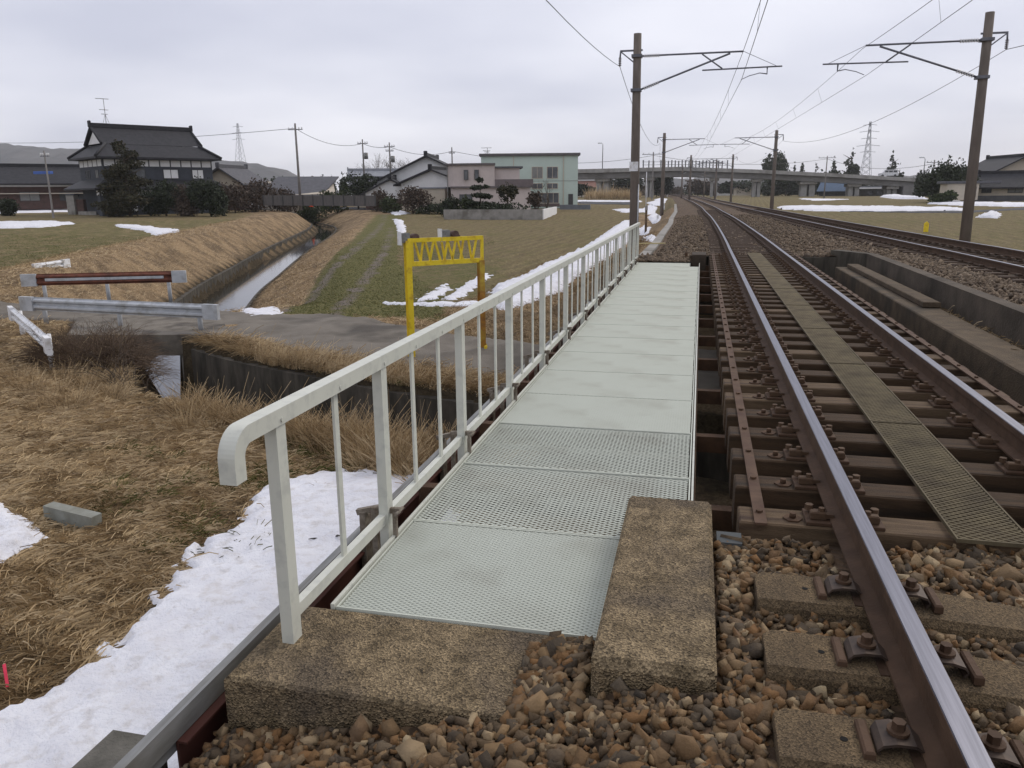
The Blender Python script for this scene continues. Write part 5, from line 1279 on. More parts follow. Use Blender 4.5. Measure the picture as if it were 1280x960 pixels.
# --- the big black roofed house
def big_house():
    px, Y = 187, 90.0
    xx, y, _ = at_dist(px, Y); z = PY(px, 266, Y)[2]
    va = math.atan2(-xx, y); M = frame_of(xx, y, va+math.radians(20), z) @ Matrix.Diagonal((1, 1, 1.11, 1))
    r_ = thing('farmhouse', 'large two storey house with black tiled hip and gable roof', 'house', (xx, y, z))
    L, d = 13.2, 8.6
    hbuild(MB().box(-L/2, L/2, -d/2, d/2, -.4, 6.05), M, 'wall', wall_blue, r_)
    ze, zr, z1, ov = 5.95, 9.3, 7.35, .95
    a, b = L/2+ov, d/2+ov; g = L/2-1.0
    f = (zr-z1)/(zr-ze); bw = b*f
    rf = MB(); th = .28
    V = [(-a, -b, ze), (a, -b, ze), (a, b, ze), (-a, b, ze), (-g, -bw, z1), (g, -bw, z1), (g, bw, z1), (-g, bw, z1), (-g-.5, 0, zr), (g+.5, 0, zr), (-g-.5, -bw*.98, z1+.03), (g+.5, -bw*.98, z1+.03), (g+.5, bw*.98, z1+.03), (-g-.5, bw*.98, z1+.03)]
    rf.add(V, [(0, 1, 5, 4), (2, 3, 7, 6), (1, 2, 6, 5), (3, 0, 4, 7), (10, 11, 9, 8), (12, 13, 8, 9), (0, 3, 2, 1)])
    rf.box(-a, a, -b, -b+.3, ze-.16, ze+.05).box(-a, a, b-.3, b, ze-.16, ze+.05).box(-a, -a+.3, -b+.3, b-.3, ze-.16, ze+.05).box(a-.3, a, -b+.3, b-.3, ze-.16, ze+.05)
    ro = hbuild(rf, M, 'roof', roof_tile, r_)
    hbuild(ridge(g+.55, zr, .2, .38), M, 'ridge', roof_tile, ro)
    hp = MB()
    for sx in (-1, 1):
        for sy in (-1, 1):
            hbuild(MB().path([(sx*a, sy*b, ze+.1), (sx*g, sy*bw, z1+.1)], .16, 6), M, 'hip_ridge', roof_tile, ro); hbuild(MB().path([(sx*(g+.45), sy*bw, z1+.1), (sx*(g+.45), 0, zr)], .16, 6), M, 'verge_tiles', roof_tile, ro)
    for s in (-1, 1):
        q = MB().loft([[(s*(g+.10), -bw*.82, z1+.12), (s*(g+.10), 0, zr-.42), (s*(g+.10), bw*.82, z1+.12)], [(s*(g+.2), -bw*.82, z1+.12), (s*(g+.2), 0, zr-.42), (s*(g+.2), bw*.82, z1+.12)]]); hbuild(q, M, 'gable_panel', plaster, r_)
    # skirt roof of the ground floor
    sk = MB(); A1, B1 = L/2+1.7, d/2+1.7; zz0, zz1 = 2.75, 3.65
    sk.add([(-A1, -B1, zz0), (A1, -B1, zz0), (A1, B1, zz0), (-A1, B1, zz0), (-L/2-.02, -d/2-.02, zz1), (L/2+.02, -d/2-.02, zz1), (L/2+.02, d/2+.02, zz1), (-L/2-.02, d/2+.02, zz1), (-A1, -B1, zz0-.18), (A1, -B1, zz0-.18), (A1, B1, zz0-.18), (-A1, B1, zz0-.18)],
           [(0, 1, 5, 4), (1, 2, 6, 5), (2, 3, 7, 6), (3, 0, 4, 7), (8, 9, 1, 0), (9, 10, 2, 1), (10, 11, 3, 2), (11, 8, 0, 3), (11, 10, 9, 8)])
    hbuild(sk, M, 'skirt_roof', roof_tile, r_)
    hbuild(MB().box(-L/2-1.0, L/2+.9, -d/2-1.0, -d/2+.1, -.3, 2.58), M, 'ground_floor_wall', wall_blue, r_)
    # plaster band with posts
    for (z0_, z1_, e0) in ((5.05, 5.72, 0.0), (2.0, 2.5, 1.0)):
        pb = MB(); 
        hbuild(MB().box(-L/2-e0+.15, L/2+e0*.9-.15, -d/2-e0-.03, -d/2-e0-.003, z0_, z1_), M, 'plaster_band', plaster, r_)
        hbuild(MB().box(-L/2-e0-.03, -L/2-e0-.003, -d/2+.15-e0, d/2-.15 if e0 == 0 else -d/2, z0_, z1_), M, 'plaster_band', plaster, r_)
        for k in range(11):
            u_ = -L/2-e0+.1+k*(L+2*e0-.2)/10; hbuild(MB().box(u_-.07, u_+.07, -d/2-e0-.06, -d/2-e0-.031, z0_, z1_), M, 'timber_post', frame_dk, r_)
        for k in range(6):
            if e0 == 0: v_ = -d/2+.1+k*(d-.2)/5; hbuild(MB().box(-L/2-.06, -L/2-.031, v_-.07, v_+.07, z0_, z1_), M, 'timber_post', frame_dk, r_)
    windows(M, r_, [('f', -3.4, -1.8, 3.8, 4.8), ('f', .3, 2.2, 3.75, 4.8, plaster), ('f', 3.9, 5.4, 3.75, 4.8, plaster), ('l', -2.6, -1.5, 3.8, 4.7, shutter), ('l', .5, 2.2, 3.8, 4.7, glass)], L, d)
    M2 = M @ Matrix.Translation((0, -1.0, 0))
    windows(M2, r_, [('f', -5.9, -5.0, .9, 1.9, plaster), ('f', -3.2, -2.2, .4, 1.9, shutter), ('f', 1.5, 3.5, .4, 1.9)], L+2, d)
    antenna(M, r_, -4.2, zr, 3.0)
    hbuild(MB().box(-4.3, -3.7, -d/2-1.5, -d/2-1.15, .3, 1.1, .05), M, 'boiler', white_paint, r_)
big_house()
# long farmhouse at the left edge
r_, M = ghouse('long_farmhouse', 'long low brown farmhouse with dark roof at the left edge', 36, 100, 19, 8, 3.9, 5.9, 4, wall_brown, roof_tile, ov=1.1, wins=[('f', 3.5, 7, .9, 2.2), ('f', -1.5, 1, .9, 2.2, shutter)], base=PY(40, 259, 100)[2])
hbuild(MB().box(-8.4, 8.4, -4.05, -4.005, 2.9, 3.5), M, 'plaster_band', plaster, r_)
hbuild(MB().box(-8.4, 8.4, -4.9, -4.1, 1.9, 2.02), M, 'porch_lintel', plaster_cream, r_)
x, y, z = PY(55, 213, 97); MB().box(x-1.6, x+1.2, y-.3, y+.3, z-.5, z-.12, .03).build('blue_tarpaulin', mat('blue_sheet', (.05, .12, .4), (.05, .1, .3), 2, .6), None, label='blue and white sheet on the ridge of the long farmhouse', cat='tarpaulin')
x, y, z = PY(58, 210, 76)
# brick gate post at house
x, y, z = PY(93, 268, 84); g = thing('gate_post', 'grey brown gate pillar left of the big black roofed house', 'pillar', (x, y, z))
MB().box(x-.55, x+.55, y-.4, y+.4, z-.2, z+2.3, .02).build('shaft', conc, g); MB().box(x-.55, x+.75, y-.5, y+.5, z+2.3, z+2.5, .03).build('cap', roof_grey, g); MB().box(x+.5, x+1.6, y-.1, y+.4, z-.2, z+1.8, .02).build('door_panel', wall_brown, g)
x, y, z = PY(112, 269, 83); MB().box(x-1.5, x+1.0, y-.1, y+.1, z-.2, z+.45, .01).build('garden_wall', conc, None, label='low pale garden wall before the big house', cat='wall')
for args in [
 ('pine_tree', 'tall brownish pine in front of the big black roofed house', 160, 80, 8.2, 6.4, 'pine', 'pine', 11, None, 'tree', .1, 6500),
 ('evergreen_shrub', 'dark round evergreen just right of the tall pine', 205, 82, 4.4, 4.8, 'dark', 'bush', 12, None, 'shrub', .1, 3500),
 ('bare_shrub', 'brownish shrub between the two dark evergreens before the big house', 233, 82, 3.8, 3.6, 'brown', 'bush', 13, None, 'shrub', .1, 2800),
 ('evergreen_tree', 'dark evergreen at the right corner of the big house', 261, 82, 4.5, 4.6, 'dark', 'bush', 14, None, 'tree', .12, 4000),
 ('evergreen_shrub', 'low dark shrub at the far left edge', 4, 80, 2.2, 2.8, 'dark', 'bush', 15, None, 'shrub', .1, 1500),
 ('evergreen_shrub', 'low shrub at the foot of the tall pine', 148, 79, 3.2, 4.4, 'pine', 'bush', 16, None, 'shrub', .1, 2800)]:
    tree(*args[:10], cat=args[10], trunk=args[11], n=args[12])
# left middle houses
ghouse('small_house', 'small dark roofed house just right of the big house', 293, 105, 6.5, 6, 4.3, 6.2, 60, wall_brown, roof_grey, ov=.7, wins=[('f', -1, 1, 2.4, 3.4)], base=-1.0, gable_m=plaster_cream)
def lean_house():
    x, y, z = at_dist(378, 118); va = math.atan2(-x, y); M = frame_of(x, y, va+math.radians(0), z); r_ = thing('barn_house', 'house with one big slanting grey roof and cream end wall', 'house', (x, y, z))
    hbuild(MB().loft([[(-5.5, -4, 0), (5.0, -4, 0), (5.0, -4, 3.6), (-5.5, -4, 3.3)], [(-5.5, 4, 0), (5.0, 4, 0), (5.0, 4, 5.6), (-5.5, 4, 5.5)]]), M, 'wall', plaster_cream, r_)
    rf = MB().add([(-7.6, -4.8, 3.1), (2.6, -4.8, 3.1), (6.0, 3.4, 6.3), (-3.6, 3.4, 6.3), (-7.6, -4.8, 2.9), (2.6, -4.8, 2.9), (6.0, 3.4, 6.1), (-3.6, 3.4, 6.1)], [(0, 1, 2, 3), (7, 6, 5, 4), (0, 4, 5, 1), (1, 5, 6, 2), (2, 6, 7, 3), (3, 7, 4, 0)])
    hbuild(rf, M, 'roof', roof_grey, r_); hbuild(MB().box(-7.7, 3, -5.2, -3.9, 2.3, 2.85), M, 'lower_roof', roof_tile, r_)
    windows(M, r_, [('f', 3.2, 4.4, .8, 2.2)], 10, 8)
lean_house()
ghouse('pale_roof_house', 'house with pale grey sheet roof behind the evergreens', 482, 140, 12, 8, 4.5, 6.3, 0, plaster, roof_pale, wins=[('f', -4, -2, 2.5, 3.6)], base=-.8)
ghouse('dark_roof_house', 'low dark roofed building beside the pale roofed house', 478, 122, 9, 6, 3.3, 4.5, 0, plaster_cream, roof_grey, wins=[('f', -3, -1, 1.2, 2.4)], base=-.8)
ghouse('gable_house', 'white gabled house with black tiled roof left of the pink house', 541, 118, 11, 15, 4.1, 7.6, 82, plaster, roof_tile, ov=.9, base=-.9, gable_m=plaster, wins=[('l', -1.0, .2, 4.7, 5.5)])
ghouse('gable_annex', 'lower gabled annex in front of the white gabled house', 552, 106, 7, 9, 3.7, 5.4, 70, plaster_cream, roof_tile, ov=.8, base=-.9, gable_m=plaster, wins=[('l', -3, 0, .8, 2.2, shutter)])
ghouse('gable_shed', 'small gabled shed with white gable far left of the white house group', 491, 108, 6, 7, 2.5, 4.3, 84, wall_brown, roof_tile, ov=.6, base=-.9, gable_m=plaster)
x, y, z = PY(543, 262, 98); shd = thing('shed', 'small pale shed with light blue roof beside the garden trees', 'shed', (x, y, z)); MB().box(x-1.4, x+1.8, y-1, y+1.5, z-.2, z+2.6, .02).build('wall', plaster_cream, shd); MB().box(x-1.6, x+2.0, y-1.2, y+1.7, z+2.6, z+2.8, .02).build('roof', roof_pale, shd)
# pink house: two storeys with rounded upper part
def pink_house():
    Y = 98; x, y, z = PY(607, 264, Y); va = math.atan2(-x, y); M = frame_of(x, y, va, z); r_ = thing('beige_house', 'pinkish beige two storey house with curved upper wall', 'house', (x, y, z))
    hbuild(MB().box(-4.2, 5.6, -1.8, 5, -.3, 3.0), M, 'lower_wall', wall_pink, r_)
    poly = [(-4.6, -1.0), (-3.9, -1.7), (-2.5, -2.1), (-.3, -2.2), (1.2, -2.0), (1.2, 4.5), (-4.6, 4.5)]
    hbuild(MB().prism(poly, 3.0, 5.55), M, 'upper_wall', wall_pink, r_)
    hbuild(MB().prism([(p[0]*1.06, p[1]*1.12) for p in poly], 5.55, 5.78), M, 'roof', mat('brown_grey_roof', (.14, .12, .12), (.1, .09, .09), 3, .7), r_)
    hbuild(MB().box(1.25, 4.3, -.8, 4, 3.0, 5.2), M, 'back_wall', wall_pink, r_)
    hbuild(MB().box(1.1, 4.7, -1.1, 4.2, 5.2, 5.42), M, 'back_roof', roof_grey, r_)
    hbuild(MB().box(-4.3, 5.9, -2.15, -1.8, 2.85, 3.05), M, 'ledge', mat('brown_grey_roof', (1, 1, 1)), r_)
    bal = MB(); bal.box(1.2, 5.9, -2.1, -2.02, 3.05, 3.85)
    hbuild(bal, M, 'balcony_panel', mat('balcony_brown', (.16, .13, .13), (.13, .11, .11), 3, .7), r_)
    M2 = M @ Matrix.Translation((0, -.35, 0))
    for u0 in (-2.6, -1.3):
        windows(M2, r_, [('f', u0, u0+.55, 3.8, 5.0)], 4, 3.9)
    windows(M, r_, [('f', -3.2, -1.6, .9, 2.1)], 4, 3.6)
    hbuild(MB().box(-4.72, -4.62, -1.12, -1.02, 0, 5.5), M, 'downpipe', galv, r_)
    hbuild(MB().box(-.4, .4, -2.25, -1.82, .1, .8, .03), M, 'air_conditioner', white_paint, r_)
pink_house()
def mint():
    Y = 114; x, y, z = PY(662, 257, Y); va = math.atan2(-x, y); M = frame_of(x, y, va, z); r_ = thing('mint_building', 'mint green flat roofed building with dark framed windows', 'building', (x, y, z))
    L, d = 13.4, 8
    hbuild(MB().box(-L/2, L/2, -d/2, d/2, -.3, 6.75), M, 'wall', wall_mint, r_)
    hbuild(MB().box(-L/2-.25, L/2+.3, -d/2-.35, d/2+.2, 6.75, 7.1, .03), M, 'roof_edge', mat('dark_fascia', (.09, .085, .085), (.12, .11, .11), 2, .7), r_)
    windows(M, r_, [('f', .3, 1.85, 3.7, 5.3, shutter), ('f', 2.4, 3.95, 3.7, 5.3), ('f', .3, 1.85, 2.3, 3.1), ('f', 2.4, 3.95, 2.3, 3.1), ('f', .9, 2.5, .35, 1.8), ('f', 2.5, 4.1, .35, 1.8, glass)], L, d, frame_m=plaster_cream)
    dr = hbuild(MB().box(5.4, 6.05, -d/2-.06, -d/2-.003, .0, 1.6), M, 'door', frame_dk, r_)
    hbuild(MB().box(.8, 4.2, -d/2-.05, -d/2-.003, -.1, .33), M, 'plinth_panel', mat('plinth_brown', (.14, .11, .1), (.1, .08, .075), 3, .8), r_)
    antenna(M, r_, -6.0, 7.1, 1.0)
    for u_ in (-2.2, 4.7): hbuild(MB().box(u_-.05, u_+.05, -d/2-.12, -d/2-.02, 0, 6.72), M, 'downpipe', plaster_cream, r_)
    hbuild(MB().box(-1.4, -.6, -d/2-.5, -d/2-.01, .1, .9, .03), M, 'air_conditioner', white_paint, r_)
    for zz in (3.35, ): hbuild(MB().box(-L/2-.01, L/2+.01, -d/2-.03, -d/2-.003, zz, zz+.06), M, 'joint_trim', galv, r_)
mint()
# garden wall with slope end
x0, y0, z0 = PY(555, 272, 78); x1, y1, z1 = PY(678, 272, 78); x2, y2, z2 = PY(695, 266, 92)
gwl = thing('garden_wall', 'grey concrete garden wall in front of the beige house', 'wall', (x0, y0, z0))
MB().bar((x0, y0, z0+.25), (x1, y1, z1+.25), .2, 1.1).build('wall', conc, gwl); MB().bar((x1, y1+.1, z1+.25), (x2, y2, z1+.25), .2, 1.1).build('return_wall', plaster, gwl)
x0, y0, z0 = PY(700, 261, 100); x1, y1, _ = PY(738, 260, 100); MB().bar((x0, y0, z0+.2), (x1, y1, z0+.2), .3, .6).build('low_wall', mat('blue_grey_wall', (.15, .165, .18), (.12, .13, .14), 3, .9), None, label='low blue grey wall right of the mint building', cat='wall')
for args in [
 ('garden_shrub', 'dark clipped shrub on the left behind the garden wall', 566, 84, 2.4, 3.0, 'dark', 'bush', 21, None, 'shrub', .1, 900),
 ('garden_shrub', 'second dark shrub behind the garden wall beside the layered pine', 581, 83, 2.4, 2.2, 'green', 'bush', 22, None, 'shrub', .1, 800),
 ('layered_pine', 'dark cloud pruned layered pine before the beige house', 600, 82, 4.0, 2.6, 'dark', 'layer', 23, None, 'tree', .15, 1500),
 ('round_tree', 'round topped brown green tree right of the layered pine', 634, 82, 3.4, 2.4, 'pine', 'round', 24, None, 'tree', .45, 900),
 ('garden_shrub', 'reddish bare shrub at the right end of the garden', 668, 84, 2.6, 1.8, 'brown', 'round', 25, None, 'shrub', .3, 600),
 ('garden_hedge', 'low dark clipped hedge along the top of the garden wall', 610, 82.5, 1.7, 8.0, 'dark', 'bush', 26, None, 'hedge', .1, 1500),
 ('evergreen_tree', 'broad dark evergreen in the hedge row right of the utility pole', 447, 108, 5.2, 5.5, 'dark', 'round', 27, None, 'tree', .15, 1300),
 ('evergreen_tree', 'lower dark evergreen next to the broad one in the hedge row', 420, 106, 3.9, 5.0, 'green', 'bush', 28, None, 'tree', .15, 1000),
 ('evergreen_tree', 'dark tree directly behind the utility pole', 385, 104, 4.2, 5.0, 'green', 'bush', 29, None, 'tree', .15, 1000),
 ('bare_tree', 'brown twiggy trees right of the big house', 318, 96, 4.3, 6.5, 'brown', 'bush', 30, None, 'tree', .15, 1500),
 ('bare_tree', 'brown twiggy tree left of the utility pole', 352, 99, 4.2, 5.0, 'brown', 'bush', 31, None, 'tree', .15, 1200),
 ('bare_tree', 'brown tree by the right corner of the big house', 292, 92, 4.2, 4.0, 'brown', 'bush', 32, None, 'tree', .15, 1000),
 ('bare_tree', 'purple brown bush before the white gabled house', 515, 92, 3.3, 5.5, 'brown', 'bush', 33, None, 'tree', .15, 1300),
 ('evergreen_shrub', 'low green shrub left of the purple brown bush', 486, 94, 2.2, 2.6, 'green', 'bush', 34, None, 'shrub', .15, 600),
 ('bare_tree', 'brown bush behind the fence left of the white houses', 470, 98, 3.0, 3.6, 'brown', 'bush', 35, None, 'tree', .15, 800),
 ('garden_hedge', 'dark hedge line below the small pale shed', 545, 90, 1.4, 5.0, 'dark', 'bush', 36, None, 'hedge', .1, 700)]:
    tree(*args[:10], cat=args[10], trunk=args[11], n=args[12])
# grey garden fence below the hedge row
a = PY(330, 257, 92); b = PY(470, 258, 90)
fc = thing('board_fence', 'long weathered grey board fence below the hedge row', 'fence', a)
MB().bar((a[0], a[1], a[2]+.65), (b[0], b[1], b[2]+.65), .08, 1.25).build('boards', mat('weathered_board', (.13, .12, .115), (.085, .08, .078), 5, .9, stretch=(4, 4, .3)), fc)
for k in range(12):
    t = k/11; MB().box(a[0]+(b[0]-a[0])*t-.06, a[0]+(b[0]-a[0])*t+.06, a[1]+(b[1]-a[1])*t-.12, a[1]+(b[1]-a[1])*t-.045, a[2], a[2]+1.32).build('post', frame_dk, fc)
# far road bridge with railing
a = PY(286, 262, 104); b = PY(346, 262, 104)
rb = thing('road_bridge', 'small road bridge with grey white railing at the far end of stream', 'bridge', (a[0], a[1], a[2]))
MB().bar(a, b, 3.5, .45).build('deck', conc, rb)
g = MB()
for zz in (.5, .85, 1.15): g.bar((a[0], a[1]-1.6, a[2]+zz), (b[0], b[1]-1.6, b[2]+zz), .06, .09)
for k in range(9): t = k/8; xx = a[0]+(b[0]-a[0])*t; g.box(xx-.05, xx+.05, a[1]-1.65, a[1]-1.55, a[2]+.2, a[2]+1.2)
g.build('railing', galv_light, rb)
a = PY(346, 258, 108); b = PY(366, 258, 108); MB().bar((a[0], a[1], a[2]+.4), (b[0], b[1], b[2]+.4), .1, .5).build('guardrail', white_paint, None, label='short white roadside guardrail right of the far road bridge', cat='guardrail')
x, y, z = PY(389, 258, 100); cn = thing('traffic_cone', 'tiny orange traffic cone on the far road', 'cone', (x, y, z)); MB().path([(x, y, z), (x, y, z+.7)], [.2, .04], 10).build('cone', mat('orange_cone', (.8, .12, .04), (.7, .1, .03), 3, .6), cn); MB().box(x-.25, x+.25, y-.25, y+.25, z-.04, z).build('base', MATS['orange_cone'], cn)
# far road strip
patch('road', GP((352, 259), (430, 259), (500, 262), (505, 264), (430, 262), (352, 262)), .5, .03, .1, asph_dark, mode='flat', zoff=.05, kind='structure', label='far village road beyond the stream')

# utility poles
def upole(px, ytop, ybase, Y, lab, arms=((.35, .8),), trans=False, rr=.15):
    x, y, z = PY(px, ybase, Y); zt = PY(px, ytop, Y)[2]
    r_ = thing('utility_pole', lab, 'utility pole', (x, y, z), 'utility poles in the background')
    MB().path([(x, y, z-.5), (x, y, zt)], [rr, rr*.65], 8).build('pole', mat('grey_pole', (.22, .205, .19), (.17, .16, .15), 2, .9), r_)
    for dz, l_ in arms:
        g = MB().bar((x-l_, y, zt-dz), (x+l_, y, zt-dz), .1, .1)
        g.build('crossarm', dsteel, r_)
        for s in (-.9, -.4, .5, .9): MB().path([(x+s*l_, y, zt-dz), (x+s*l_, y, zt-dz+.28)], .07, 6).build('insulator', insul if rr < .2 else insul, r_)
    if trans: MB().path([(x+.45, y, zt-2.8), (x+.45, y, zt-1.9)], .3, 10).build('transformer', galv, r_)
    return (x, y, zt)
U = {}
U[0] = upole(376, 154, 258, 96, 'tallest pale utility pole standing by the far road', ((.75, 1.0),), rr=.19)
U[1] = upole(456, 174, 235, 112, 'utility pole with transformer behind the evergreens', ((.6, .8),), True)
U[2] = upole(489, 178, 235, 112, 'utility pole with transformer behind the white gabled house', ((.6, .8), (1.2, .6)), True)
U[3] = upole(566, 184, 235, 125, 'short dark utility pole above the white gable', ((.9, .5),))
U[4] = upole(66, 188, 266, 66, 'thin utility pole in front of the long farmhouse', ((.5, .5),), rr=.1)
U[5] = upole(815, 190, 246, 150, 'utility pole with wide crossarm left of second mast', ((.4, 2.0),))
U[6] = upole(1030, 195, 246, 190, 'utility pole behind the right part of the overpass', ((.4, 1.8),))
U[7] = upole(1163, 200, 246, 150, 'utility pole before the dark wood at right', ((.4, 1.2),))
U[8] = upole(1262, 195, 235, 165, 'utility pole rising behind the roof of the right house', ((.5, .6), (1.0, .4)))
def W(a, b, sag, lab, dz=-.6, r_=.03, grp='village power lines'):
    wire('power_line', [(a[0], a[1], a[2]+dz), (b[0], b[1], b[2]+dz)], sag, r_, lab, cat='power line', n=16, group=grp)
left0 = PY(-120, 170, 130)
W(left0, U[0], 1.2, 'power line from the left edge over the big house to the tall pole')
W(U[0], U[1], 1.0, 'power line from the tall pole to the first transformer pole')
W(U[1], U[2], .3, 'power line between the two transformer poles')
W(U[2], U[3], .8, 'power line from the second transformer pole to the short dark pole')
W(U[3], U[5], 1.6, 'power line over the beige house and mint building')
W(U[5], U[6], 1.4, 'power line across the railway behind the overpass fence')
W(U[6], U[7], 1.4, 'power line from the overpass to the pole by the dark wood')
W(U[7], U[8], 1.2, 'power line from the dark wood to the right house')
W(U[8], PY(1400, 205, 118), 1.0, 'power line leaving over the roof at the right edge')
# lattice pylons
def pylon(px, ytop, ybase, Y, lab, wb, arms):
    x, y, z = PY(px, ybase, Y); zt = PY(px, ytop, Y)[2]; h_ = zt-z; r_ = thing('pylon', lab, 'pylon', (x, y, z)); g = MB(); q = MB()
    rr = Y/980*.30
    def wdt(t): return wb*(1-t)**1.25*.5+wb*.07
    nn = 9
    for sx in (-1, 1):
        for sy in (-1, 1): g.path([(x+sx*wdt(k/nn), y+sy*wdt(k/nn), z+h_*k/nn) for k in range(nn+1)], rr*.8, 4, caps=False)
    for k in range(nn):
        for sy in (-1, 1):
            a, b = wdt(k/nn), wdt((k+1)/nn); z0, z1 = z+h_*k/nn, z+h_*(k+1)/nn
            g.path([(x-a, y+sy*a, z0), (x+b, y+sy*b, z1)], rr*.55, 4, caps=False); g.path([(x+a, y+sy*a, z0), (x-b, y+sy*b, z1)], rr*.55, 4, caps=False)
    g.build('tower', mat('pylon_steel', (.30, .31, .34), (.26, .27, .30), 1, .7), r_)
    for t, l_ in arms:
        q.path([(x-l_, y, z+h_*t), (x, y, z+h_*t+l_*.12), (x+l_, y, z+h_*t)], rr*.8, 4)
    q.build('crossarms', MATS['pylon_steel'], r_)
pylon(302, 154, 215, 520, 'grey lattice pylon right of the big black roofed house', 6, ((.93, 4), (.80, 5), (.67, 5)))
pylon(1081, 152, 228, 480, 'grey lattice pylon above the right end of overpass', 5, ((.94, 3.5), (.83, 5), (.72, 4), (.6, 6), (.5, 4)))
# ------------------------------------------------------------------ overpass
YV = 255.0
def vp(px, py, dY=0): return Vector(PY(px, py, YV+dY))
ov = thing('overpass', 'long grey concrete road overpass crossing above the railway', 'overpass', tuple(vp(900, 246)))
top = [(600, 213), (722, 211.5), (850, 208.5), (950, 212), (1040, 216.5), (1145, 222.5)]
bot = [(600, 226), (722, 224), (850, 221), (950, 223.5), (1040, 228), (1145, 234)]
mid = [(a[0], a[1]+(b[1]-a[1])*.42) for a, b in zip(top, bot)]
def span(tp, bt, y0, y1):
    rings = []
    for (px, a), (_, b) in zip(tp, bt):
        A_ = PY(px, a, YV); B_ = PY(px, b, YV); rings.append([(A_[0], YV+y0, B_[2]), (A_[0], YV+y0, A_[2]), (A_[0], YV+y1, A_[2]), (A_[0], YV+y1, B_[2])])
    return MB().loft(rings)
span(mid, bot, 1.0, 9.0).build('girder', viad_d, ov)
span(top, [(a, b-.3) for a, b in mid], 0, .5).build('parapet', viad, ov)
span(top, [(a, b-.3) for a, b in mid], 9.5, 10).build('parapet', viad, ov)
span([(a, b-.4) for a, b in mid], mid, .5, 9.5).build('roadway', asph_dark, ov)
for k, (px, half) in enumerate([(752, 8), (811, 5), (893, 4.5), (947, 5), (1012, 9), (1070, 7), (1118, 6)]):
    bt = np.interp(px, [p[0] for p in bot], [p[1] for p in bot]); A_ = PY(px-half, bt, YV); B_ = PY(px+half, bt, YV); zb = PY(px, 246.5, YV)[2]-1
    pr = MB().box(A_[0], A_[0]+(B_[0]-A_[0])*.42, YV+2.5, YV+7.5, zb, A_[2]-.9).box(A_[0]+(B_[0]-A_[0])*.58, B_[0], YV+2.5, YV+7.5, zb, A_[2]-.9).build('pier', viad, ov)
    MB().box(A_[0]-.4, B_[0]+.4, YV+1.5, YV+8.5, A_[2]-.9, A_[2]-.02, .1).build('pier_cap', conc, pr)
# end abutment and ramp wall
A_ = PY(1130, 233, YV); B_ = PY(1160, 226, YV); zb = PY(1140, 247, YV)[2]-1
MB().loft([[(A_[0], YV, zb), (A_[0], YV, A_[2]+.3), (A_[0], YV+10, A_[2]+.3), (A_[0], YV+10, zb)], [(B_[0]+3, YV, zb), (B_[0]+3, YV, A_[2]-1.4), (B_[0]+3, YV+10, A_[2]-1.4), (B_[0]+3, YV+10, zb)]]).build('end_wall', viad_d, ov)
# fence posts over the tracks
fx = [804, 811, 817, 826]+[831+k*4.3 for k in range(15)]+[898, 902.5, 909]
for k, px in enumerate(fx):
    t = np.interp(px, [p[0] for p in top], [p[1] for p in top]); a = PY(px, t, YV+.25); zt_ = PY(px, 200+(k % 3)*.5, YV)[2]
    MB().box(a[0]-.17, a[0]+.17, YV+.1, YV+.4, a[2]-.2, zt_).build('screen_post', mat('screen_grey', (.13, .135, .14), (.1, .1, .11), 2, .7), ov)
g = MB()
for q in (0.35, .75):
    pts = [PY(px, np.interp(px, [p[0] for p in top], [p[1] for p in top])*(1-q)+200*q, YV+.25) for px in (803, 850, 910)]; g.path(pts, .05, 4)
g.build('screen_rail', MATS['screen_grey'], ov)
# lamps
for px, py, d_, lab in ((753, 179, -1, 'street lamp on the overpass above the leftmost pier'), (1153, 197, -1, 'white street lamp at the right end of the overpass')):
    a = PY(px, 212 if px < 800 else 230, YV+2); zt_ = PY(px, py, YV+2)[2]; s = thing('street_lamp', lab, 'street lamp', a)
    MB().path([a, (a[0], a[1], zt_-.4), (a[0]-.3, a[1], zt_)], [.16, .12, .1], 6).build('pole', galv_light, s); MB().box(a[0]-1.6, a[0]-.3, a[1]-.2, a[1]+.2, zt_-.1, zt_+.15, .05).build('lamp_head', galv_light, s)
# vehicle on the overpass
a = PY(1110, 221, YV+3); vn = thing('van', 'white van driving on the right end of the overpass', 'van', (a[0], a[1], a[2]))
MB().loft([[(a[0]-2.6, yy, a[2]+.3), (a[0]-2.6, yy, a[2]+1.0), (a[0]-1.6, yy, a[2]+1.2), (a[0]-1.0, yy, a[2]+2.0), (a[0]+2.4, yy, a[2]+2.0), (a[0]+2.6, yy, a[2]+.3)] for yy in (a[1]-.9, a[1]+.9)]).build('body', white_paint, vn)
for dx_ in (-1.7, 1.7): MB().path([(a[0]+dx_, a[1]-.95, a[2]+.35), (a[0]+dx_, a[1]+.95, a[2]+.35)], .35, 12).build('wheel', frame_dk, vn)
for q_ in ((-1.15, -.2), (-.05, 1.0), (1.15, 2.2)): MB().box(a[0]+q_[0], a[0]+q_[1], a[1]-.92, a[1]-.90, a[2]+1.25, a[2]+1.8).build('window', glass, vn)
# dry reed bank below the overpass
x = r.uniform(PY(735, 240, 215)[0], PY(800, 240, 215)[0], 5000); y = r.uniform(208, 218, 5000)
blades('dry_reeds', x, y, 1.6, .12, 1.3, 'pale dry reeds below the left of the overpass', gw, 30, tintmu=.85, segs=2)
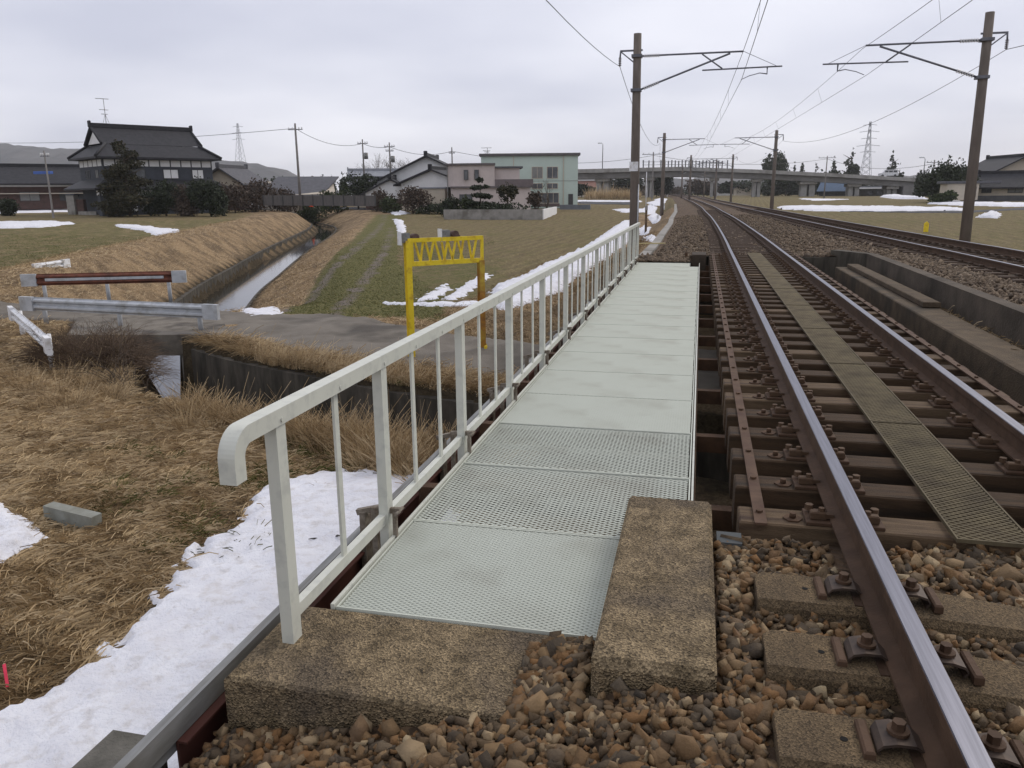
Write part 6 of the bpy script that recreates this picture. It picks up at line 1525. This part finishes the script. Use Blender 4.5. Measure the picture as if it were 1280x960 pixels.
# ------------------------------------------------------------------ trees and houses beyond / right
for args in [
 ('round_tree', 'dome shaped dark tree rising above the overpass by the second mast', 968, 320, 16.5, 11.5, 'dark', 'round', 41, None, 'tree', .1, 1400),
 ('conifer', 'small pointed conifer above the overpass right of the dome', 991, 340, 12.5, 3.5, 'dark', 'cone', 42, None, 'tree', .05, 500),
 ('conifer', 'second small pointed conifer above the overpass', 1000, 340, 13.5, 4.5, 'dark', 'cone', 43, None, 'tree', .05, 500),
 ('conifer', 'low conifer left of the utility pole over the overpass', 1017, 340, 12.5, 6, 'dark', 'cone', 44, None, 'tree', .05, 600),
 ('conifer', 'pointed conifer right of the utility pole over the overpass', 1039, 330, 14.5, 6, 'dark', 'cone', 45, None, 'tree', .05, 700),
 ('round_tree', 'broad pointed dark tree left of the right pylon', 1061, 320, 17, 9.5, 'dark', 'cone', 46, None, 'tree', .05, 1400),
 ('conifer', 'ragged conifer beside the van on the overpass', 1112, 300, 14.5, 6, 'dark', 'cone', 47, None, 'tree', .05, 700),
 ('conifer', 'smaller conifer right of the ragged one', 1122, 300, 10.5, 5, 'dark', 'cone', 48, None, 'tree', .05, 500),
 ('evergreen_tree', 'large dark evergreen mass left of the right mast', 1176, 132, 5.8, 6.5, 'dark', 'round', 49, None, 'tree', .08, 1700),
 ('evergreen_tree', 'dark evergreen touching the right mast', 1196, 138, 6.0, 6.0, 'dark', 'round', 50, None, 'tree', .08, 1400),
 ('conifer', 'pointed tree top above the dark wood at right', 1181, 150, 8.2, 3.0, 'dark', 'cone', 51, None, 'tree', .1, 500),
 ('evergreen_shrub', 'round green shrub at the foot of the dark evergreen mass', 1177, 122, 1.9, 3.4, 'green', 'bush', 52, None, 'shrub', .1, 700),
 ('dark_tree', 'dark tree filling the gap beneath the overpass left of first pier', 783, 275, 8.5, 13, 'dark', 'bush', 53, None, 'tree', .1, 1200),
 ('dark_tree', 'dark tree right of the second pier beneath the overpass', 826, 270, 8, 8, 'dark', 'round', 54, None, 'tree', .05, 1200),
 ('dark_tree', 'dark trees under the overpass at the left edge of it', 727, 275, 5.0, 9, 'dark', 'bush', 55, None, 'tree', .1, 800),
 ('dark_tree', 'dark tree row beneath the overpass right of the fifth pier', 1048, 285, 8, 16, 'dark', 'bush', 56, None, 'tree', .05, 1500),
 ('dark_tree', 'dark tree row beneath the overpass near the second mast', 982, 290, 8, 14, 'dark', 'bush', 57, None, 'tree', .05, 1500),
 ('dark_tree', 'distant hedge behind the track beneath the overpass', 872, 330, 7, 14, 'brown', 'bush', 58, None, 'tree', .05, 1200),
 ('dark_tree', 'distant dark trees right of the track beneath the overpass', 925, 330, 6, 16, 'dark', 'bush', 59, None, 'tree', .05, 1200),
 ('dark_tree', 'dark shrubs below the ramp end of the overpass', 1104, 268, 3.5, 6, 'dark', 'bush', 60, None, 'tree', .05, 800),
 ]:
    tree(*args[:10], cat=args[10], trunk=args[11], n=args[12])
ghouse('right_house', 'cream two storey house with dark roof at the right edge', 1252, 150, 10, 9, 4.3, 6.6, 118, plaster_cream, roof_tile, ov=.9, base=PY(1252, 247.5, 150)[2], gable_m=plaster_cream, wins=[('l', -2.8, -1.2, 3.1, 4.1), ('l', .8, 2.2, 3.2, 4.1), ('l', -3, -1.6, .8, 1.9), ('l', 1, 2.4, .8, 1.9)])
ghouse('right_annex', 'lower dark roofed annex in front of the right house', 1277, 138, 11, 6, 2.2, 3.9, -16, plaster_cream, roof_tile, ov=.8, base=PY(1277, 248.5, 138)[2], gable_m=plaster_cream, wins=[('f', -4.6, -3.2, .9, 2.0), ('f', -1, 1, .9, 2.0, shutter), ('f', 2.2, 4.5, .2, 2.1)])
x, y, z = PY(1196, 248, 125); g_ = thing('storehouse', 'small cream storehouse behind the right mast', 'shed', (x, y, z)); MB().box(x-1.8, x+2.2, y-1.5, y+2, z-.2, z+2.0).build('wall', plaster_cream, g_); MB().box(x-2.2, x+4.8, y-1.8, y+2.4, z+2.0, z+2.35, .05).build('roof', roof_grey, g_); MB().box(x+1.0, x+1.9, y-1.56, y-1.503, z-.1, z+1.6).build('door', frame_dk, g_)
a = PY(1212, 249, 125); b = PY(1400, 250, 125); MB().bar((a[0], a[1], a[2]+.1), (b[0], b[1], a[2]+.1), .2, .75).build('garden_wall', mat('dark_wall', (.06, .06, .065), (.08, .08, .08), 2, .9), None, label='low dark wall in front of the right house', cat='wall')
for nm, lab, px, Y, L, dd, ze, zr, rv, wm, rm_, bs in [
 ('far_house', 'brown roofed house seen beneath the left of the overpass', 736, 300, 9, 7, 3.6, 5.4, 10, plaster_cream, mat('red_brown_roof', (.22, .11, .08), (.17, .09, .07), 2, .8), 246),
 ('far_house', 'yellowish house with roof beneath the overpass right of the track', 932, 330, 9, 7, 3.4, 5.0, 75, plaster_cream, roof_grey, 246),
 ('far_house', 'blue roofed shed beneath the overpass right of the fifth pier', 1049, 275, 10, 8, 2.6, 5.6, -15, wall_blue, mat('blue_roof', (.12, .17, .24), (.10, .14, .2), 2, .7), 247),
 ('far_house', 'grey shuttered garage beneath the right end of the overpass', 1093, 268, 9, 6, 3.0, 3.4, 0, shutter, roof_pale, 248),
 ('far_house', 'small pale house far right of the track beneath the overpass', 905, 345, 7, 6, 3.0, 4.6, 0, plaster, roof_grey, 245)]:
    ghouse(nm, lab, px, Y, L, dd, ze, zr, rv, wm, rm_, base=PY(px, bs, Y)[2], wins=[('f', -2, -.4, 1, 2.2), ('f', .6, 2, 1, 2.2)])
# distant woods and hills
def hill(lab, pts, Y, m, depth, ph, name='hills', kd='structure'):
    """ridge with real depth: pts = (px, py) skyline"""
    xs = np.linspace(pts[0][0], pts[-1][0], 140); ys = np.interp(xs, [p[0] for p in pts], [p[1] for p in pts])
    base = PY(640, 246, Y)[2]-Y*.02; V = []; nn = 12; rr = np.random.default_rng(ph)
    jit = rr.normal(0, .5, 140)
    for j in range(nn):
        t = j/(nn-1); prof = math.sin(PI*min(1, t*1.0))
        for i in range(140):
            xx, _, zz = PY(xs[i], ys[i]+jit[i]*.8*min(1, (246-ys[i])/10), Y); V.append((xx, Y-depth/2+depth*t+8*math.sin(i*.7+j), base+(zz-base)*prof**.7*(1+.015*math.sin(i*1.3+j*2))))
    f = [(j*140+i, j*140+i+1, (j+1)*140+i+1, (j+1)*140+i) for j in range(nn-1) for i in range(139)]
    mb = MB().add(V, f, False); return mb.build(name, m, None, label=lab, kind=kd)
hm = mat('wooded_hill', (.05, .052, .055), (.095, .092, .09), .012, .95, bump=1, bscale=.05, detail=8)
hill('grey wooded hill behind the long farmhouse at left', [(-300, 200), (-80, 176), (0, 179), (20, 182), (40, 183), (70, 186), (100, 186), (130, 194), (200, 197), (280, 200), (310, 204), (335, 209), (360, 222), (400, 236)], 1400, hm, 500, 1)
hill('low distant hills behind the overpass', [(560, 236), (640, 228), (720, 224), (800, 224), (900, 222), (1000, 224), (1090, 224), (1140, 219), (1180, 216), (1240, 218), (1320, 214), (1600, 220)], 1500, hm, 400, 2)
fw = mat('far_wood', (.022, .026, .02), (.055, .055, .045), .12, .95, bump=1, bscale=.4, detail=8)
def wood(lab, pts, Y, n, kind, seed, depth=14):
    rd = random.Random(seed); blobs = []; x0, x1 = pts[0][0], pts[-1][0]; u_ = Y/F; px = x0
    while px < x1:
        top_ = np.interp(px, [p[0] for p in pts], [p[1] for p in pts])+rd.uniform(-.6, 2.2); X_, _, zt_ = PY(px, top_, Y); zb_ = PY(px, 248, Y)[2]; hh = (zt_-zb_)
        w_ = rd.uniform(5, 9)*u_*.6
        blobs.append((X_, Y+rd.uniform(0, depth), zb_+hh*.5, w_, w_, hh*.5)); px += w_/u_*.95
    o = leaf_mesh('far_wood', blobs, n, max(.5, u_*1.6), leafmats[kind], seed, hole=.8); tag(o, lab, kind='stuff')
wood('low dark wood behind the village houses', [(150, 214), (268, 222), (300, 219), (330, 222), (380, 222), (440, 216), (520, 222), (560, 226), (610, 230)], 180, 9000, 'dark', 81)
wood('far dark wood beneath and behind the overpass', [(720, 230), (800, 229), (840, 233), (880, 236), (900, 232), (960, 229), (1010, 228), (1150, 224)], 380, 6000, 'dark', 82)
wood('brown wood to the left of far track', [(700, 232), (760, 230), (800, 230), (852, 232)], 360, 3000, 'brown', 83)
wood('dark wood behind the right house', [(1152, 217), (1158, 213), (1165, 211), (1185, 209), (1205, 212), (1220, 215), (1260, 218), (1400, 214)], 215, 7000, 'dark', 84)
wood('dark wood behind the left farmhouses', [(-200, 214), (-60, 216), (0, 222), (60, 224), (100, 222), (160, 224)], 210, 4000, 'dark', 85)
for k, px in enumerate((465, 474, 492, 500, 508)): bare('bare_tree', '%s bare tree on the skyline behind the pale roofed house' % nth(k+1), px, 165, 9.0+k % 2, 4, 60+k, group='bare trees behind the pale roof')
bare('bare_tree', 'small bare tree at right end of the beige garden', 684, 86, 4.2, 2, 71)

# ------------------------------------------------------------------ thin winter haze
zs = [v for v in (float(Z.min()),)]
hz = MB().box(-3150, 3150, -560, 4650, zs[0]-1.2, 150)
hm_ = bpy.data.materials.new('thin_haze'); hm_.use_nodes = True; ht = hm_.node_tree; ht.nodes.clear()
ho = N(ht, 'ShaderNodeOutputMaterial'); pv = N(ht, 'ShaderNodeVolumePrincipled'); pv.inputs['Color'].default_value = (.97, .98, 1, 1); pv.inputs['Density'].default_value = .00018; pv.inputs['Anisotropy'].default_value = .2
ht.links.new(pv.outputs[0], ho.inputs['Volume'])
hz.build('haze', hm_, None, kind='stuff', label='thin pale winter haze over the fields')
